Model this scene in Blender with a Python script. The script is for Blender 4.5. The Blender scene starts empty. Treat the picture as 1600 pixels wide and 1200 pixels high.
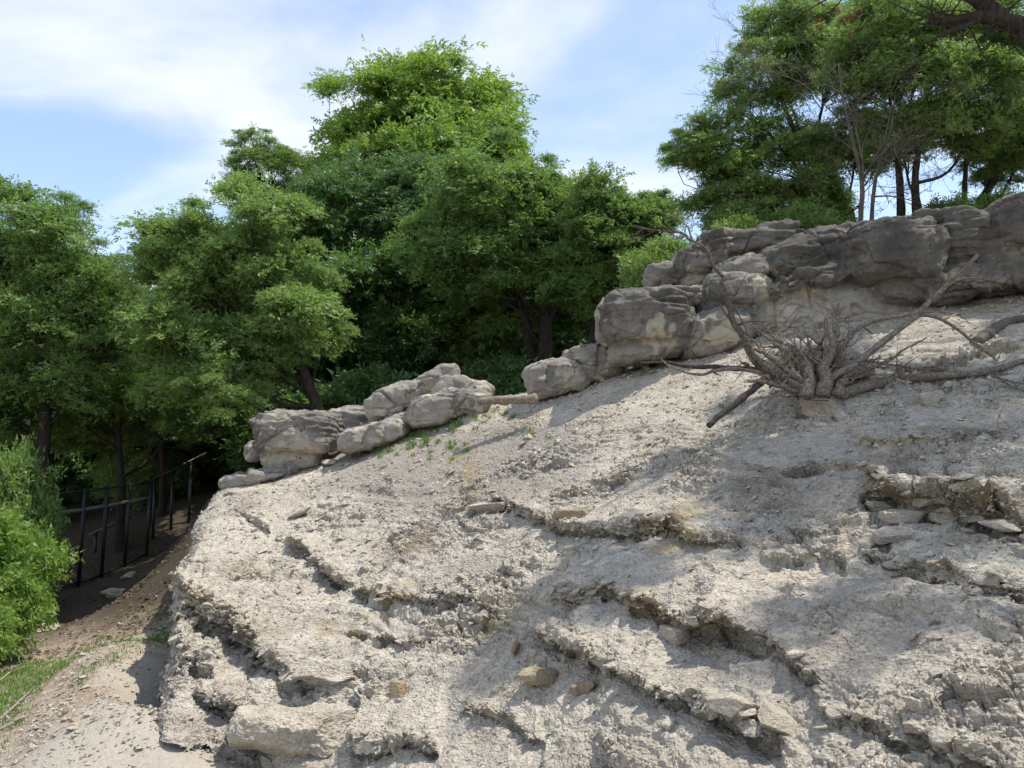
import bpy, bmesh, math, random
import numpy as np
from mathutils import Vector, Matrix
from mathutils.bvhtree import BVHTree

# ------------------------------------------------------------------ camera, sky, sun, exposure
scene = bpy.context.scene
C = scene.collection
EYE = 3.2                                   # eye height above the lower ground (z = 0)
FPX = 1256.0                                # focal length in photograph pixels
PITCH = math.atan(100.0 / FPX)

cam_d = bpy.data.cameras.new('camera')
cam_d.sensor_width = 36.0
cam_d.lens = 36.0 * FPX / 1600.0
cam_d.clip_start = 0.05
cam_d.clip_end = 5000.0
cam = bpy.data.objects.new('camera', cam_d)
cam.location = (0, 0, EYE)
cam.rotation_euler = (math.radians(90) + PITCH, 0, 0)
C.objects.link(cam)
scene.camera = cam

SUN_AZ = math.radians(6)                   # from +x (right) turned towards +y (away)
SUN_EL = math.radians(66)
world = bpy.data.worlds.new('World')
scene.world = world
world.use_nodes = True
wt = world.node_tree
wn, wl = wt.nodes, wt.links
wn.clear()
w_out = wn.new('ShaderNodeOutputWorld')
w_bg = wn.new('ShaderNodeBackground')
w_sky = wn.new('ShaderNodeTexSky')
w_sky.sky_type = 'NISHITA'
w_sky.sun_disc = False
w_sky.sun_elevation = SUN_EL
w_sky.sun_rotation = math.radians(90) - SUN_AZ
w_sky.air_density = 1.0
w_sky.dust_density = 0.3
w_sky.ozone_density = 2.2
w_bg.inputs['Strength'].default_value = 0.135

def wnode(t, **k):
    n = wn.new(t)
    for a, v in k.items():
        setattr(n, a, v)
    return n
def wmath(op, a, b=None):
    n = wnode('ShaderNodeMath', operation=op)
    for i, v in enumerate((a, b)):
        if v is None: continue
        if isinstance(v, (int, float)): n.inputs[i].default_value = v
        else: wl.new(v, n.inputs[i])
    return n.outputs[0]
# thin cloud sheet: noise laid out on a flat layer high above the ground
w_tc = wnode('ShaderNodeTexCoord')
w_sep = wnode('ShaderNodeSeparateXYZ')
wl.new(w_tc.outputs['Generated'], w_sep.inputs[0])
zc = wmath('ADD', wmath('MAXIMUM', w_sep.outputs['Z'], 0.0), 0.12)
w_comb = wnode('ShaderNodeCombineXYZ')
wl.new(wmath('DIVIDE', w_sep.outputs['X'], zc), w_comb.inputs[0])
wl.new(wmath('DIVIDE', w_sep.outputs['Y'], zc), w_comb.inputs[1])
w_map = wnode('ShaderNodeMapping')
w_map.inputs['Location'].default_value = (-3.358, 3.462, 0.0)
w_map.inputs['Rotation'].default_value = (0, 0, math.radians(-18))
w_map.inputs['Scale'].default_value = (0.62, 0.85, 1.0)
wl.new(w_comb.outputs[0], w_map.inputs[0])
w_n1 = wnode('ShaderNodeTexNoise')
w_n1.inputs['Scale'].default_value = 1.0
w_n1.inputs['Detail'].default_value = 9.0
w_n1.inputs['Roughness'].default_value = 0.52
w_n1.inputs['Distortion'].default_value = 0.35
wl.new(w_map.outputs[0], w_n1.inputs['Vector'])
w_r1 = wnode('ShaderNodeValToRGB')
w_r1.color_ramp.elements[0].position = 0.41
w_r1.color_ramp.elements[1].position = 0.65
w_r1.color_ramp.interpolation = 'EASE'
wl.new(w_n1.outputs['Fac'], w_r1.inputs[0])
cl_fac = wmath('ADD', wmath('MULTIPLY', w_r1.outputs[0], 0.80), 0.13)
w_mix = wnode('ShaderNodeMix', data_type='RGBA')
wl.new(cl_fac, w_mix.inputs['Factor'])
w_hs = wnode('ShaderNodeHueSaturation')
w_hs.inputs['Saturation'].default_value = 1.0
w_hs.inputs['Value'].default_value = 1.65
wl.new(w_sky.outputs[0], w_hs.inputs['Color'])
wl.new(w_hs.outputs[0], w_mix.inputs['A'])
w_mix.inputs['B'].default_value = (7.6, 7.75, 8.0, 1)
wl.new(w_mix.outputs['Result'], w_bg.inputs['Color'])
wl.new(w_bg.outputs[0], w_out.inputs[0])

sun_d = bpy.data.lights.new('sun', 'SUN')
sun_d.energy = 5.0
sun_d.angle = math.radians(0.53)
sun_d.color = (1.0, 0.935, 0.83)
sun = bpy.data.objects.new('sun', sun_d)
sdir = Vector((math.cos(SUN_EL) * math.cos(SUN_AZ), math.cos(SUN_EL) * math.sin(SUN_AZ), math.sin(SUN_EL)))
sun.rotation_euler = sdir.to_track_quat('Z', 'Y').to_euler()
C.objects.link(sun)

scene.view_settings.view_transform = 'Standard'
scene.view_settings.look = 'None'
scene.view_settings.gamma = 1.0
scene.view_settings.use_curve_mapping = False
scene.view_settings.exposure = 0.15
scene.cycles.max_bounces = 8
scene.cycles.diffuse_bounces = 4
scene.cycles.glossy_bounces = 2
scene.cycles.transmission_bounces = 4
scene.cycles.use_denoising = True

# ------------------------------------------------------------------ helpers: survey, noise, meshes
SP, CP = math.sin(PITCH), math.cos(PITCH)
def W(px, py, D):
    """world point seen at a photograph pixel, D metres away along the ground"""
    r, u = px - 800.0, 600.0 - py
    k = D / (FPX * CP - u * SP)
    return np.array((r * k, D, EYE + (FPX * SP + u * CP) * k))
def pix(P):
    """photograph pixel of world points (n,3)"""
    d = np.asarray(P, float) - (0, 0, EYE)
    f = d[..., 1] * CP + d[..., 2] * SP
    u = -d[..., 1] * SP + d[..., 2] * CP
    return np.stack([800 + FPX * d[..., 0] / f, 600 - FPX * u / f], -1)

_rs = np.random.RandomState(7)
_perm = np.concatenate([_rs.permutation(256)] * 3).astype(np.int64)
_grad = _rs.normal(size=(256, 3))
_grad /= np.linalg.norm(_grad, axis=1)[:, None]
def perlin(p):
    p = np.asarray(p, np.float64)
    i = np.floor(p).astype(np.int64)
    f = p - i
    w = f * f * f * (f * (f * 6 - 15) + 10)
    out = 0.0
    i &= 255
    for dx in (0, 1):
        for dy in (0, 1):
            for dz in (0, 1):
                h = _perm[_perm[_perm[i[:, 0] + dx] + ((i[:, 1] + dy) & 255)] + ((i[:, 2] + dz) & 255)]
                g = _grad[h]
                dot = g[:, 0] * (f[:, 0] - dx) + g[:, 1] * (f[:, 1] - dy) + g[:, 2] * (f[:, 2] - dz)
                wx = w[:, 0] if dx else 1 - w[:, 0]
                wy = w[:, 1] if dy else 1 - w[:, 1]
                wz = w[:, 2] if dz else 1 - w[:, 2]
                out = out + wx * wy * wz * dot
    return out * 1.4
def fbm(p, octv=4, gain=0.5):
    a, s, q = 0.0, 1.0, np.asarray(p, float)
    for k in range(octv):
        a = a + s * perlin(q + 17.3 * k)
        q = q * 2.03
        s *= gain
    return a
def ridged(p, octv=3):
    a, s, q = 0.0, 1.0, np.asarray(p, float)
    for k in range(octv):
        a = a + s * (1 - 2 * np.abs(perlin(q + 9.1 * k)))
        q = q * 2.1
        s *= 0.5
    return a
_wj = _rs.rand(4096, 4)
def worley(p, tilt=False):
    """F1, F2 and a random number per cell (and, with tilt, a plane sloping across each cell)"""
    p = np.asarray(p, np.float32)
    n = len(p)
    i = np.floor(p).astype(np.int32)
    fr = p - i
    f1 = np.full(n, 9.0, np.float32); f2 = f1.copy(); best = np.zeros(n, np.int32); bk = np.zeros(n, np.int8)
    cells = [(dx, dy, dz) for dx in (-1, 0, 1) for dy in (-1, 0, 1) for dz in (-1, 0, 1)]
    wj = _wj.astype(np.float32)
    hx = [((i[:, 0] + k) * np.int32(73856093)) for k in (-1, 0, 1)]
    hy = [((i[:, 1] + k) * np.int32(19349663)) for k in (-1, 0, 1)]
    hz = [((i[:, 2] + k) * np.int32(83492791)) for k in (-1, 0, 1)]
    for k, (dx, dy, dz) in enumerate(cells):
        h = (hx[dx + 1] ^ hy[dy + 1] ^ hz[dz + 1]) & 4095
        j = wj[h]
        d = (dx + j[:, 0] - fr[:, 0]) ** 2 + (dy + j[:, 1] - fr[:, 1]) ** 2 + (dz + j[:, 2] - fr[:, 2]) ** 2
        nearer = d < f1
        f2 = np.where(nearer, f1, np.minimum(f2, d))
        f1 = np.where(nearer, d, f1)
        best[nearer] = h[nearer]; bk[nearer] = k
    f1, f2 = np.sqrt(f1).astype(float), np.sqrt(f2).astype(float)
    rid = _wj[best, 3]
    if tilt:
        off = fr - np.array(cells, np.float32)[bk] - wj[best][:, :3]
        return f1, f2, rid, (off * _grad[best & 255]).sum(1)
    return f1, f2, rid
def sstep(a, b, x):
    t = np.clip((x - a) / (b - a), 0, 1)
    return t * t * (3 - 2 * t)

class MB:
    """collects tubes, blades and blocks; build() links them as ONE mesh object"""
    def __init__(self):
        self.v, self.q, self.t, self.n = [], [], [], 0
    def add(self, V, q=None, t=None):
        V = np.asarray(V, float).reshape(-1, 3)
        self.v.append(V)
        if q is not None and len(q): self.q.append(np.asarray(q, np.int64).reshape(-1, 4) + self.n)
        if t is not None and len(t): self.t.append(np.asarray(t, np.int64).reshape(-1, 3) + self.n)
        self.n += len(V)
    def tube(self, path, rad, sides=6, cap=True, wob=0.0, rng=None):
        P = np.asarray(path, float)
        n = len(P)
        rad = np.broadcast_to(np.asarray(rad, float), (n,))
        T = np.gradient(P, axis=0)
        T /= np.linalg.norm(T, axis=1)[:, None] + 1e-9
        ref = np.array((0.31, 0.47, 0.82)) if abs(T[:, 2]).mean() < .8 else np.array((0.9, 0.3, 0.1))
        A = np.cross(T, ref); A /= np.linalg.norm(A, axis=1)[:, None] + 1e-9
        B = np.cross(T, A)
        ang = np.arange(sides) * 2 * math.pi / sides
        R = rad[:, None] * (1 + (wob * rng.normal(size=(n, sides)) if wob else 0))
        V = P[:, None, :] + (A[:, None, :] * np.cos(ang)[None, :, None] + B[:, None, :] * np.sin(ang)[None, :, None]) * R[..., None] * np.ones((n, sides, 1))
        i, j = np.meshgrid(np.arange(n - 1), np.arange(sides), indexing='ij')
        j2 = (j + 1) % sides
        q = np.stack([i * sides + j, i * sides + j2, (i + 1) * sides + j2, (i + 1) * sides + j], -1).reshape(-1, 4)
        V = V.reshape(-1, 3)
        t = None
        if cap:
            V = np.concatenate([V, P[:1], P[-1:]])
            k = np.arange(sides); k2 = (k + 1) % sides
            t = np.concatenate([np.stack([np.full(sides, n * sides), k2, k], 1),
                                np.stack([np.full(sides, n * sides + 1), (n - 1) * sides + k, (n - 1) * sides + k2], 1)])
        self.add(V, q, t)
    def box(self, c, h, rot=None):
        V = np.array([(x, y, z) for x in (-1, 1) for y in (-1, 1) for z in (-1, 1)], float) * np.asarray(h)
        if rot is not None: V = V @ np.asarray(rot).T
        self.add(V + np.asarray(c), [(0, 1, 3, 2), (4, 6, 7, 5), (0, 4, 5, 1), (2, 3, 7, 6), (0, 2, 6, 4), (1, 5, 7, 3)])
    def mesh(self, name, smooth=False):
        V = np.concatenate(self.v) if self.v else np.zeros((0, 3))
        Q = np.concatenate(self.q) if self.q else np.zeros((0, 4), np.int64)
        T = np.concatenate(self.t) if self.t else np.zeros((0, 3), np.int64)
        return raw_mesh(name, V, Q, T, smooth)
    def build(self, name, mat, parent=None, smooth=False):
        return link(name, self.mesh(name, smooth), mat, parent)

def raw_mesh(name, V, Q, T=None, smooth=False):
    if T is None: T = np.zeros((0, 3), np.int64)
    me = bpy.data.meshes.new(name)
    me.vertices.add(len(V))
    me.vertices.foreach_set('co', np.asarray(V, np.float32).ravel())
    lv = np.concatenate([np.asarray(Q).ravel(), np.asarray(T).ravel()]).astype(np.int32)
    me.loops.add(len(lv))
    me.loops.foreach_set('vertex_index', lv)
    npoly = len(Q) + len(T)
    me.polygons.add(npoly)
    st = np.concatenate([np.arange(len(Q)) * 4, len(Q) * 4 + np.arange(len(T)) * 3]).astype(np.int32)
    me.polygons.foreach_set('loop_start', st)
    me.update(calc_edges=True)
    me.polygons.foreach_set('use_smooth', np.full(npoly, bool(smooth)))
    me.update()
    return me
def link(name, me, mat, parent=None):
    o = bpy.data.objects.new(name, me)
    C.objects.link(o)
    if mat is not None and not me.materials:
        me.materials.append(mat)
    if parent is not None: o.parent = parent
    return o
def tag(o, label=None, cat=None, group=None, kind=None):
    if label: o['label'] = label
    if cat: o['category'] = cat
    if group: o['group'] = group
    if kind: o['kind'] = kind
    return o
def empty(name, loc, label=None, cat=None, group=None):
    o = bpy.data.objects.new(name, None)
    o.location = loc
    o.empty_display_size = 0.2
    C.objects.link(o)
    return tag(o, label, cat, group)
def spline(pts, n):
    """Catmull-Rom through the points, n samples"""
    P = np.asarray(pts, float)
    E = np.concatenate([[2 * P[0] - P[1]], P, [2 * P[-1] - P[-2]]])
    t = np.linspace(0, len(P) - 1 - 1e-9, n)
    i = t.astype(int); f = (t - i)[:, None]
    a, b, c, d = E[i], E[i + 1], E[i + 2], E[i + 3]
    return 0.5 * (2 * b + (c - a) * f + (2 * a - 5 * b + 4 * c - d) * f ** 2 + (3 * b - a - 3 * c + d) * f ** 3)

# ------------------------------------------------------------------ materials
def material(name):
    m = bpy.data.materials.new(name)
    m.use_nodes = True
    nt = m.node_tree
    return m, nt, nt.nodes, nt.links, nt.nodes['Principled BSDF']
def ntex(nt, scale, detail=5, rough=0.55, coord=None, dist=0.0):
    n = nt.nodes.new('ShaderNodeTexNoise')
    n.inputs['Scale'].default_value = scale
    n.inputs['Detail'].default_value = detail
    n.inputs['Roughness'].default_value = rough
    n.inputs['Distortion'].default_value = dist
    if coord is not None: nt.links.new(coord, n.inputs['Vector'])
    return n.outputs['Fac']
def ramp(nt, src, p0, p1, c0=(0, 0, 0, 1), c1=(1, 1, 1, 1)):
    r = nt.nodes.new('ShaderNodeValToRGB')
    r.color_ramp.elements[0].position = p0; r.color_ramp.elements[0].color = c0
    r.color_ramp.elements[1].position = p1; r.color_ramp.elements[1].color = c1
    nt.links.new(src, r.inputs[0])
    return r.outputs[0]
def mixc(nt, fac, a, b, mode='MIX'):
    n = nt.nodes.new('ShaderNodeMix')
    n.data_type = 'RGBA'; n.blend_type = mode
    for k, v in (('Factor', fac), ('A', a), ('B', b)):
        if isinstance(v, (int, float)): n.inputs[k].default_value = v
        elif isinstance(v, tuple): n.inputs[k].default_value = v if len(v) == 4 else v + (1,)
        else: nt.links.new(v, n.inputs[k])
    return n.outputs['Result']
def mathn(nt, op, a, b=None):
    n = nt.nodes.new('ShaderNodeMath'); n.operation = op
    for i, v in enumerate((a, b)):
        if v is None: continue
        if isinstance(v, (int, float)): n.inputs[i].default_value = v
        else: nt.links.new(v, n.inputs[i])
    return n.outputs[0]
def bump(nt, h, strength, dist, normal=None):
    b = nt.nodes.new('ShaderNodeBump')
    b.inputs['Strength'].default_value = strength
    b.inputs['Distance'].default_value = dist
    nt.links.new(h, b.inputs['Height'])
    if normal is not None: nt.links.new(normal, b.inputs['Normal'])
    return b.outputs[0]
def position(nt):
    return nt.nodes.new('ShaderNodeNewGeometry').outputs['Position']
def objcoord(nt):
    return nt.nodes.new('ShaderNodeTexCoord').outputs['Object']
def attr(nt, name):
    n = nt.nodes.new('ShaderNodeAttribute'); n.attribute_name = name
    return n
def scaled(nt, vec, s):
    n = nt.nodes.new('ShaderNodeMapping')
    n.inputs['Scale'].default_value = s
    nt.links.new(vec, n.inputs[0])
    return n.outputs[0]

def make_marl(name, attrs, gain=1.0, ochre=False):
    """pale crumbling marl and limestone of the slope; attrs: the mesh carries 'stain' and 'damp' masks"""
    m, nt, N, L, b = material(name)
    p = position(nt)
    lay = scaled(nt, p, (1.0, 1.0, 4.0))
    base = mixc(nt, ramp(nt, ntex(nt, 2.2, 6, .6, p), .35, .68), (0.430, 0.380, 0.308), (0.652, 0.595, 0.492))
    base = mixc(nt, ramp(nt, ntex(nt, 9.0, 4, .6, lay), .50, .74), base, (0.62, 0.565, 0.485))
    base = mixc(nt, mathn(nt, 'MULTIPLY', ramp(nt, ntex(nt, 26.0, 4, .65, p), .48, .66), .5), base, (0.27, 0.235, 0.195))
    for sc_, amt in ((11.0, .30), (34.0, .34)):
        vv = nt.nodes.new('ShaderNodeTexVoronoi'); vv.inputs['Scale'].default_value = sc_
        dv_ = nt.nodes.new('ShaderNodeVectorMath'); dv_.operation = 'ADD'
        nn_ = nt.nodes.new('ShaderNodeTexNoise'); nn_.inputs['Scale'].default_value = sc_ * .8; nn_.inputs['Detail'].default_value = 3
        L.new(p, nn_.inputs['Vector'])
        ns_ = nt.nodes.new('ShaderNodeVectorMath'); ns_.operation = 'SCALE'; ns_.inputs['Scale'].default_value = 1.1 / sc_
        L.new(nn_.outputs['Color'], ns_.inputs[0])
        L.new(scaled(nt, p, (1, 1, 2.0)), dv_.inputs[0]); L.new(ns_.outputs[0], dv_.inputs[1])
        L.new(dv_.outputs[0], vv.inputs['Vector'])
        sc2 = nt.nodes.new('ShaderNodeSeparateColor'); L.new(vv.outputs['Color'], sc2.inputs[0])
        base = mixc(nt, mathn(nt, 'MULTIPLY', sc2.outputs[0], amt), base, mixc(nt, sc2.outputs[1], (0.33, 0.295, 0.238), (0.70, 0.655, 0.555)))
        base = mixc(nt, mathn(nt, 'MULTIPLY', ramp(nt, vv.outputs['Distance'], .52, .8), .33), base, (0.20, 0.17, 0.14))
        chips = vv.outputs['Distance'] if sc_ < 20 else chips
        chips2 = vv.outputs['Distance']
    if attrs:
        a = attr(nt, 'tone')
        sp = nt.nodes.new('ShaderNodeSeparateColor'); L.new(a.outputs['Color'], sp.inputs[0])
        base = mixc(nt, sp.outputs[0], base, mixc(nt, ntex(nt, 14, 4, .6, p), (0.20, 0.175, 0.15), (0.40, 0.36, 0.315)))
        base = mixc(nt, sp.outputs[1], base, mixc(nt, ntex(nt, 18, 4, .6, lay), (0.27, 0.20, 0.10), (0.44, 0.355, 0.22)))
        base = mixc(nt, sp.outputs[2], base, mixc(nt, ntex(nt, 10, 4, .6, p), (0.13, 0.10, 0.07), (0.27, 0.215, 0.15)))
    else:
        oi = nt.nodes.new('ShaderNodeObjectInfo').outputs['Random']
        base = mixc(nt, mathn(nt, 'MULTIPLY', oi, .4), base, (0.42, 0.35, 0.25))
    if ochre:
        base = mixc(nt, ramp(nt, ntex(nt, 5, 5, .65, lay), .3, .6), base, mixc(nt, ntex(nt, 30, 4, .6, lay), (0.25, 0.175, 0.085), (0.46, 0.36, 0.22)))
    if gain != 1.0: base = mixc(nt, 1.0, base, (gain, gain, gain), 'MULTIPLY')
    L.new(base, b.inputs['Base Color'])
    b.inputs['Roughness'].default_value = 0.95
    b.inputs['Specular IOR Level'].default_value = 0.12
    h1 = ntex(nt, 42, 6, .7, lay)
    h2 = ntex(nt, 160, 4, .7, p)
    nb = bump(nt, h1, .6, .025)
    nb = bump(nt, mathn(nt, 'SUBTRACT', 1.0, chips2), .8, .02, nb)
    L.new(bump(nt, h2, .6, .008, nb), b.inputs['Normal'])
    return m

def make_rock(name):
    """weathered outcrop rock: grey-brown crust ('tone' red 0 dark .. 1 pale), flaked pale patches (green), joints (blue)"""
    m, nt, N, L, b = material(name)
    p = position(nt)
    a = attr(nt, 'tone')
    sp = nt.nodes.new('ShaderNodeSeparateColor'); L.new(a.outputs['Color'], sp.inputs[0])
    cr = nt.nodes.new('ShaderNodeValToRGB')
    el = cr.color_ramp.elements
    el[0].position = .0; el[0].color = (0.095, 0.088, 0.079, 1)
    el[1].position = 1.0; el[1].color = (0.55, 0.50, 0.41, 1)
    e = el.new(.35); e.color = (0.205, 0.191, 0.170, 1)
    e = el.new(.68); e.color = (0.365, 0.335, 0.288, 1)
    n1 = mathn(nt, 'MULTIPLY', mathn(nt, 'SUBTRACT', ntex(nt, 5.5, 7, .68, p), .5), .75)
    L.new(mathn(nt, 'ADD', sp.outputs[0], n1), cr.inputs[0])
    base = cr.outputs[0]
    stre = scaled(nt, p, (6.0, 6.0, 0.8))
    inv = mathn(nt, 'MAXIMUM', mathn(nt, 'SUBTRACT', .85, sp.outputs[0]), .0)
    base = mixc(nt, mathn(nt, 'MULTIPLY', ramp(nt, ntex(nt, 1.5, 5, .6, stre), .5, .68), mathn(nt, 'MULTIPLY', inv, .8)), base, (0.10, 0.09, 0.078))
    flake = ramp(nt, mathn(nt, 'MULTIPLY', sp.outputs[1], mathn(nt, 'ADD', ntex(nt, 8, 8, .72, scaled(nt, p, (1, 1, .5))), .1)), .30, .60)
    base = mixc(nt, flake, base, mixc(nt, ntex(nt, 6, 5, .6, p), (0.40, 0.345, 0.25), (0.56, 0.52, 0.43)))
    base = mixc(nt, mathn(nt, 'MULTIPLY', ramp(nt, ntex(nt, 28, 4, .7, p), .5, .66), mathn(nt, 'MULTIPLY', inv, .7)), base, (0.08, 0.07, 0.06))
    vor = nt.nodes.new('ShaderNodeTexVoronoi'); vor.feature = 'DISTANCE_TO_EDGE'; vor.inputs['Scale'].default_value = .9
    wp = nt.nodes.new('ShaderNodeVectorMath'); wp.operation = 'ADD'
    wn_ = nt.nodes.new('ShaderNodeTexNoise'); wn_.inputs['Scale'].default_value = 2.5; wn_.inputs['Detail'].default_value = 6
    L.new(p, wn_.inputs['Vector'])
    wsc = nt.nodes.new('ShaderNodeVectorMath'); wsc.operation = 'SCALE'; wsc.inputs['Scale'].default_value = .9
    L.new(wn_.outputs['Color'], wsc.inputs[0])
    L.new(scaled(nt, p, (1, 1, 1.9)), wp.inputs[0]); L.new(wsc.outputs[0], wp.inputs[1])
    L.new(wp.outputs[0], vor.inputs['Vector'])
    line = ramp(nt, vor.outputs['Distance'], .0, .022, (1, 1, 1, 1), (0, 0, 0, 1))
    line = mathn(nt, 'MULTIPLY', line, ramp(nt, ntex(nt, 1.6, 4, .6, p), .52, .62))
    joint = mathn(nt, 'MAXIMUM', mathn(nt, 'MULTIPLY', sp.outputs[2], .5), mathn(nt, 'MULTIPLY', line, .8))
    base = mixc(nt, joint, base, (0.045, 0.038, 0.032))
    L.new(base, b.inputs['Base Color'])
    b.inputs['Roughness'].default_value = 0.93
    b.inputs['Specular IOR Level'].default_value = 0.15
    h1 = ntex(nt, 15, 8, .7, scaled(nt, p, (1, 1, 2.0)))
    h2 = ntex(nt, 85, 4, .7, p)
    nb = bump(nt, h1, .85, .045)
    nb = bump(nt, mathn(nt, 'SUBTRACT', 1.0, line), .9, .03, nb)
    L.new(bump(nt, h2, .7, .008, nb), b.inputs['Normal'])
    return m

def make_leaf(name, c1, c2, trans, tcol, gloss=.5):
    m, nt, N, L, b = material(name)
    p = position(nt)
    f = ramp(nt, ntex(nt, 0.55, 3, .6, p), .35, .65)
    g = ntex(nt, 7.0, 2, .5, p)
    col = mixc(nt, f, c1, c2)
    col = mixc(nt, ramp(nt, g, .35, .7), col, tuple(v * 1.4 for v in c2))
    L.new(col, b.inputs['Base Color'])
    b.inputs['Roughness'].default_value = 0.5
    b.inputs['Specular IOR Level'].default_value = gloss
    t = N.new('ShaderNodeBsdfTranslucent')
    L.new(mixc(nt, f, tcol, tuple(v * 1.2 for v in tcol)), t.inputs['Color'])
    ms = N.new('ShaderNodeMixShader')
    ms.inputs[0].default_value = trans
    L.new(b.outputs[0], ms.inputs[1]); L.new(t.outputs[0], ms.inputs[2])
    L.new(ms.outputs[0], N['Material Output'].inputs['Surface'])
    return m

def make_bark(name, c1, c2, scale=18, sq=.25):
    m, nt, N, L, b = material(name)
    p = objcoord(nt)
    st = scaled(nt, p, (1, 1, sq))
    f = ntex(nt, scale, 6, .65, st)
    L.new(mixc(nt, ramp(nt, f, .35, .66), c1, c2), b.inputs['Base Color'])
    b.inputs['Roughness'].default_value = .9
    b.inputs['Specular IOR Level'].default_value = .15
    L.new(bump(nt, f, .7, .03), b.inputs['Normal'])
    return m

M = {}
M['marl'] = make_marl('marl_slope', True)
M['stone'] = make_marl('limestone_stone', False)
M['rock'] = make_rock('weathered_rock')
M['rock_pale'] = make_marl('white_limestone', False, 1.12)
M['rock_warm'] = make_marl('ochre_limestone', False, .9, True)
M['leaf_bright'] = make_leaf('leaf_yellow_green', (0.104, 0.182, 0.034), (0.140, 0.226, 0.048), .42, (0.265, 0.42, 0.052))
M['leaf_fresh'] = make_leaf('leaf_fresh_green', (0.120, 0.196, 0.054), (0.160, 0.240, 0.076), .40, (0.26, 0.41, 0.075))
M['leaf_mid'] = make_leaf('leaf_mid_green', (0.089, 0.159, 0.043), (0.124, 0.200, 0.061), .38, (0.22, 0.37, 0.055))
M['leaf_dark'] = make_leaf('leaf_dark_green', (0.062, 0.122, 0.040), (0.089, 0.157, 0.053), .34, (0.15, 0.285, 0.05))
M['leaf_red'] = make_leaf('leaf_dull_red', (0.10, 0.022, 0.018), (0.13, 0.03, 0.022), .25, (0.18, 0.03, 0.02))
M['bark'] = make_bark('dark_bark', (0.022, 0.018, 0.015), (0.062, 0.052, 0.042))
M['bark_grey'] = make_bark('grey_bark', (0.075, 0.065, 0.055), (0.17, 0.15, 0.125))
M['driftwood'] = make_bark('bleached_root_wood', (0.085, 0.066, 0.052), (0.31, 0.26, 0.21), 30, 1.0)
M['root_dark'] = make_bark('dark_root_wood', (0.045, 0.036, 0.03), (0.18, 0.148, 0.12), 30, 1.0)
M['charred'] = make_bark('dark_branch_wood', (0.035, 0.028, 0.023), (0.10, 0.08, 0.065), 24, 1.0)
M['cutwood'] = make_bark('sawn_wood', (0.20, 0.152, 0.11), (0.36, 0.285, 0.21), 24)
M['palelog'] = make_bark('pale_log_wood', (0.20, 0.155, 0.12), (0.42, 0.36, 0.29), 14)
M['grass'] = make_leaf('grass_blade', (0.085, 0.16, 0.03), (0.13, 0.21, 0.045), .25, (0.16, 0.28, 0.04), .2)
def plain(name, c, rough=.6, metal=0.0):
    m, nt, N, L, b = material(name)
    p = objcoord(nt)
    L.new(mixc(nt, ntex(nt, 30, 4, .6, p), tuple(v * .7 for v in c), tuple(v * 1.25 for v in c)), b.inputs['Base Color'])
    b.inputs['Roughness'].default_value = rough
    b.inputs['Metallic'].default_value = metal
    return m
M['black_metal'] = plain('black_coated_metal', (0.012, 0.012, 0.013), .42)
M['wire'] = plain('dark_fence_wire', (0.02, 0.02, 0.02), .5)
M['rail_wood'] = plain('weathered_rail_wood', (0.15, 0.13, 0.12), .8)
M['brown_log'] = make_bark('brown_log_wood', (0.15, 0.120, 0.092), (0.33, 0.278, 0.22), 22, 1.0)
M['litter'] = plain('dry_leaf_litter', (0.10, 0.07, 0.045), .9)

# ground: earth, pale grit, leaf litter under the trees
def make_ground():
    m, nt, N, L, b = material('earth_ground')
    p = position(nt)
    a = attr(nt, 'tone')
    sp = nt.nodes.new('ShaderNodeSeparateColor'); L.new(a.outputs['Color'], sp.inputs[0])
    earth = mixc(nt, ramp(nt, ntex(nt, 1.3, 6, .62, p), .36, .66), (0.24, 0.175, 0.12), (0.38, 0.305, 0.23))
    earth = mixc(nt, ramp(nt, ntex(nt, 14, 5, .65, p), .5, .7), earth, (0.50, 0.45, 0.38))
    grit = mixc(nt, ntex(nt, 22, 5, .7, p), (0.31, 0.272, 0.222), (0.53, 0.485, 0.41))
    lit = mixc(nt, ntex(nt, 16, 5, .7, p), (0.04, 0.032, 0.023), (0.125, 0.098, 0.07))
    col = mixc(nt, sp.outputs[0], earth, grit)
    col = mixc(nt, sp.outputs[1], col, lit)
    L.new(col, b.inputs['Base Color'])
    b.inputs['Roughness'].default_value = .95
    b.inputs['Specular IOR Level'].default_value = .1
    nb = bump(nt, ntex(nt, 12, 7, .7, p), .7, .05)
    L.new(bump(nt, ntex(nt, 90, 4, .7, p), .6, .012, nb), b.inputs['Normal'])
    return m
M['ground'] = make_ground()

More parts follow.
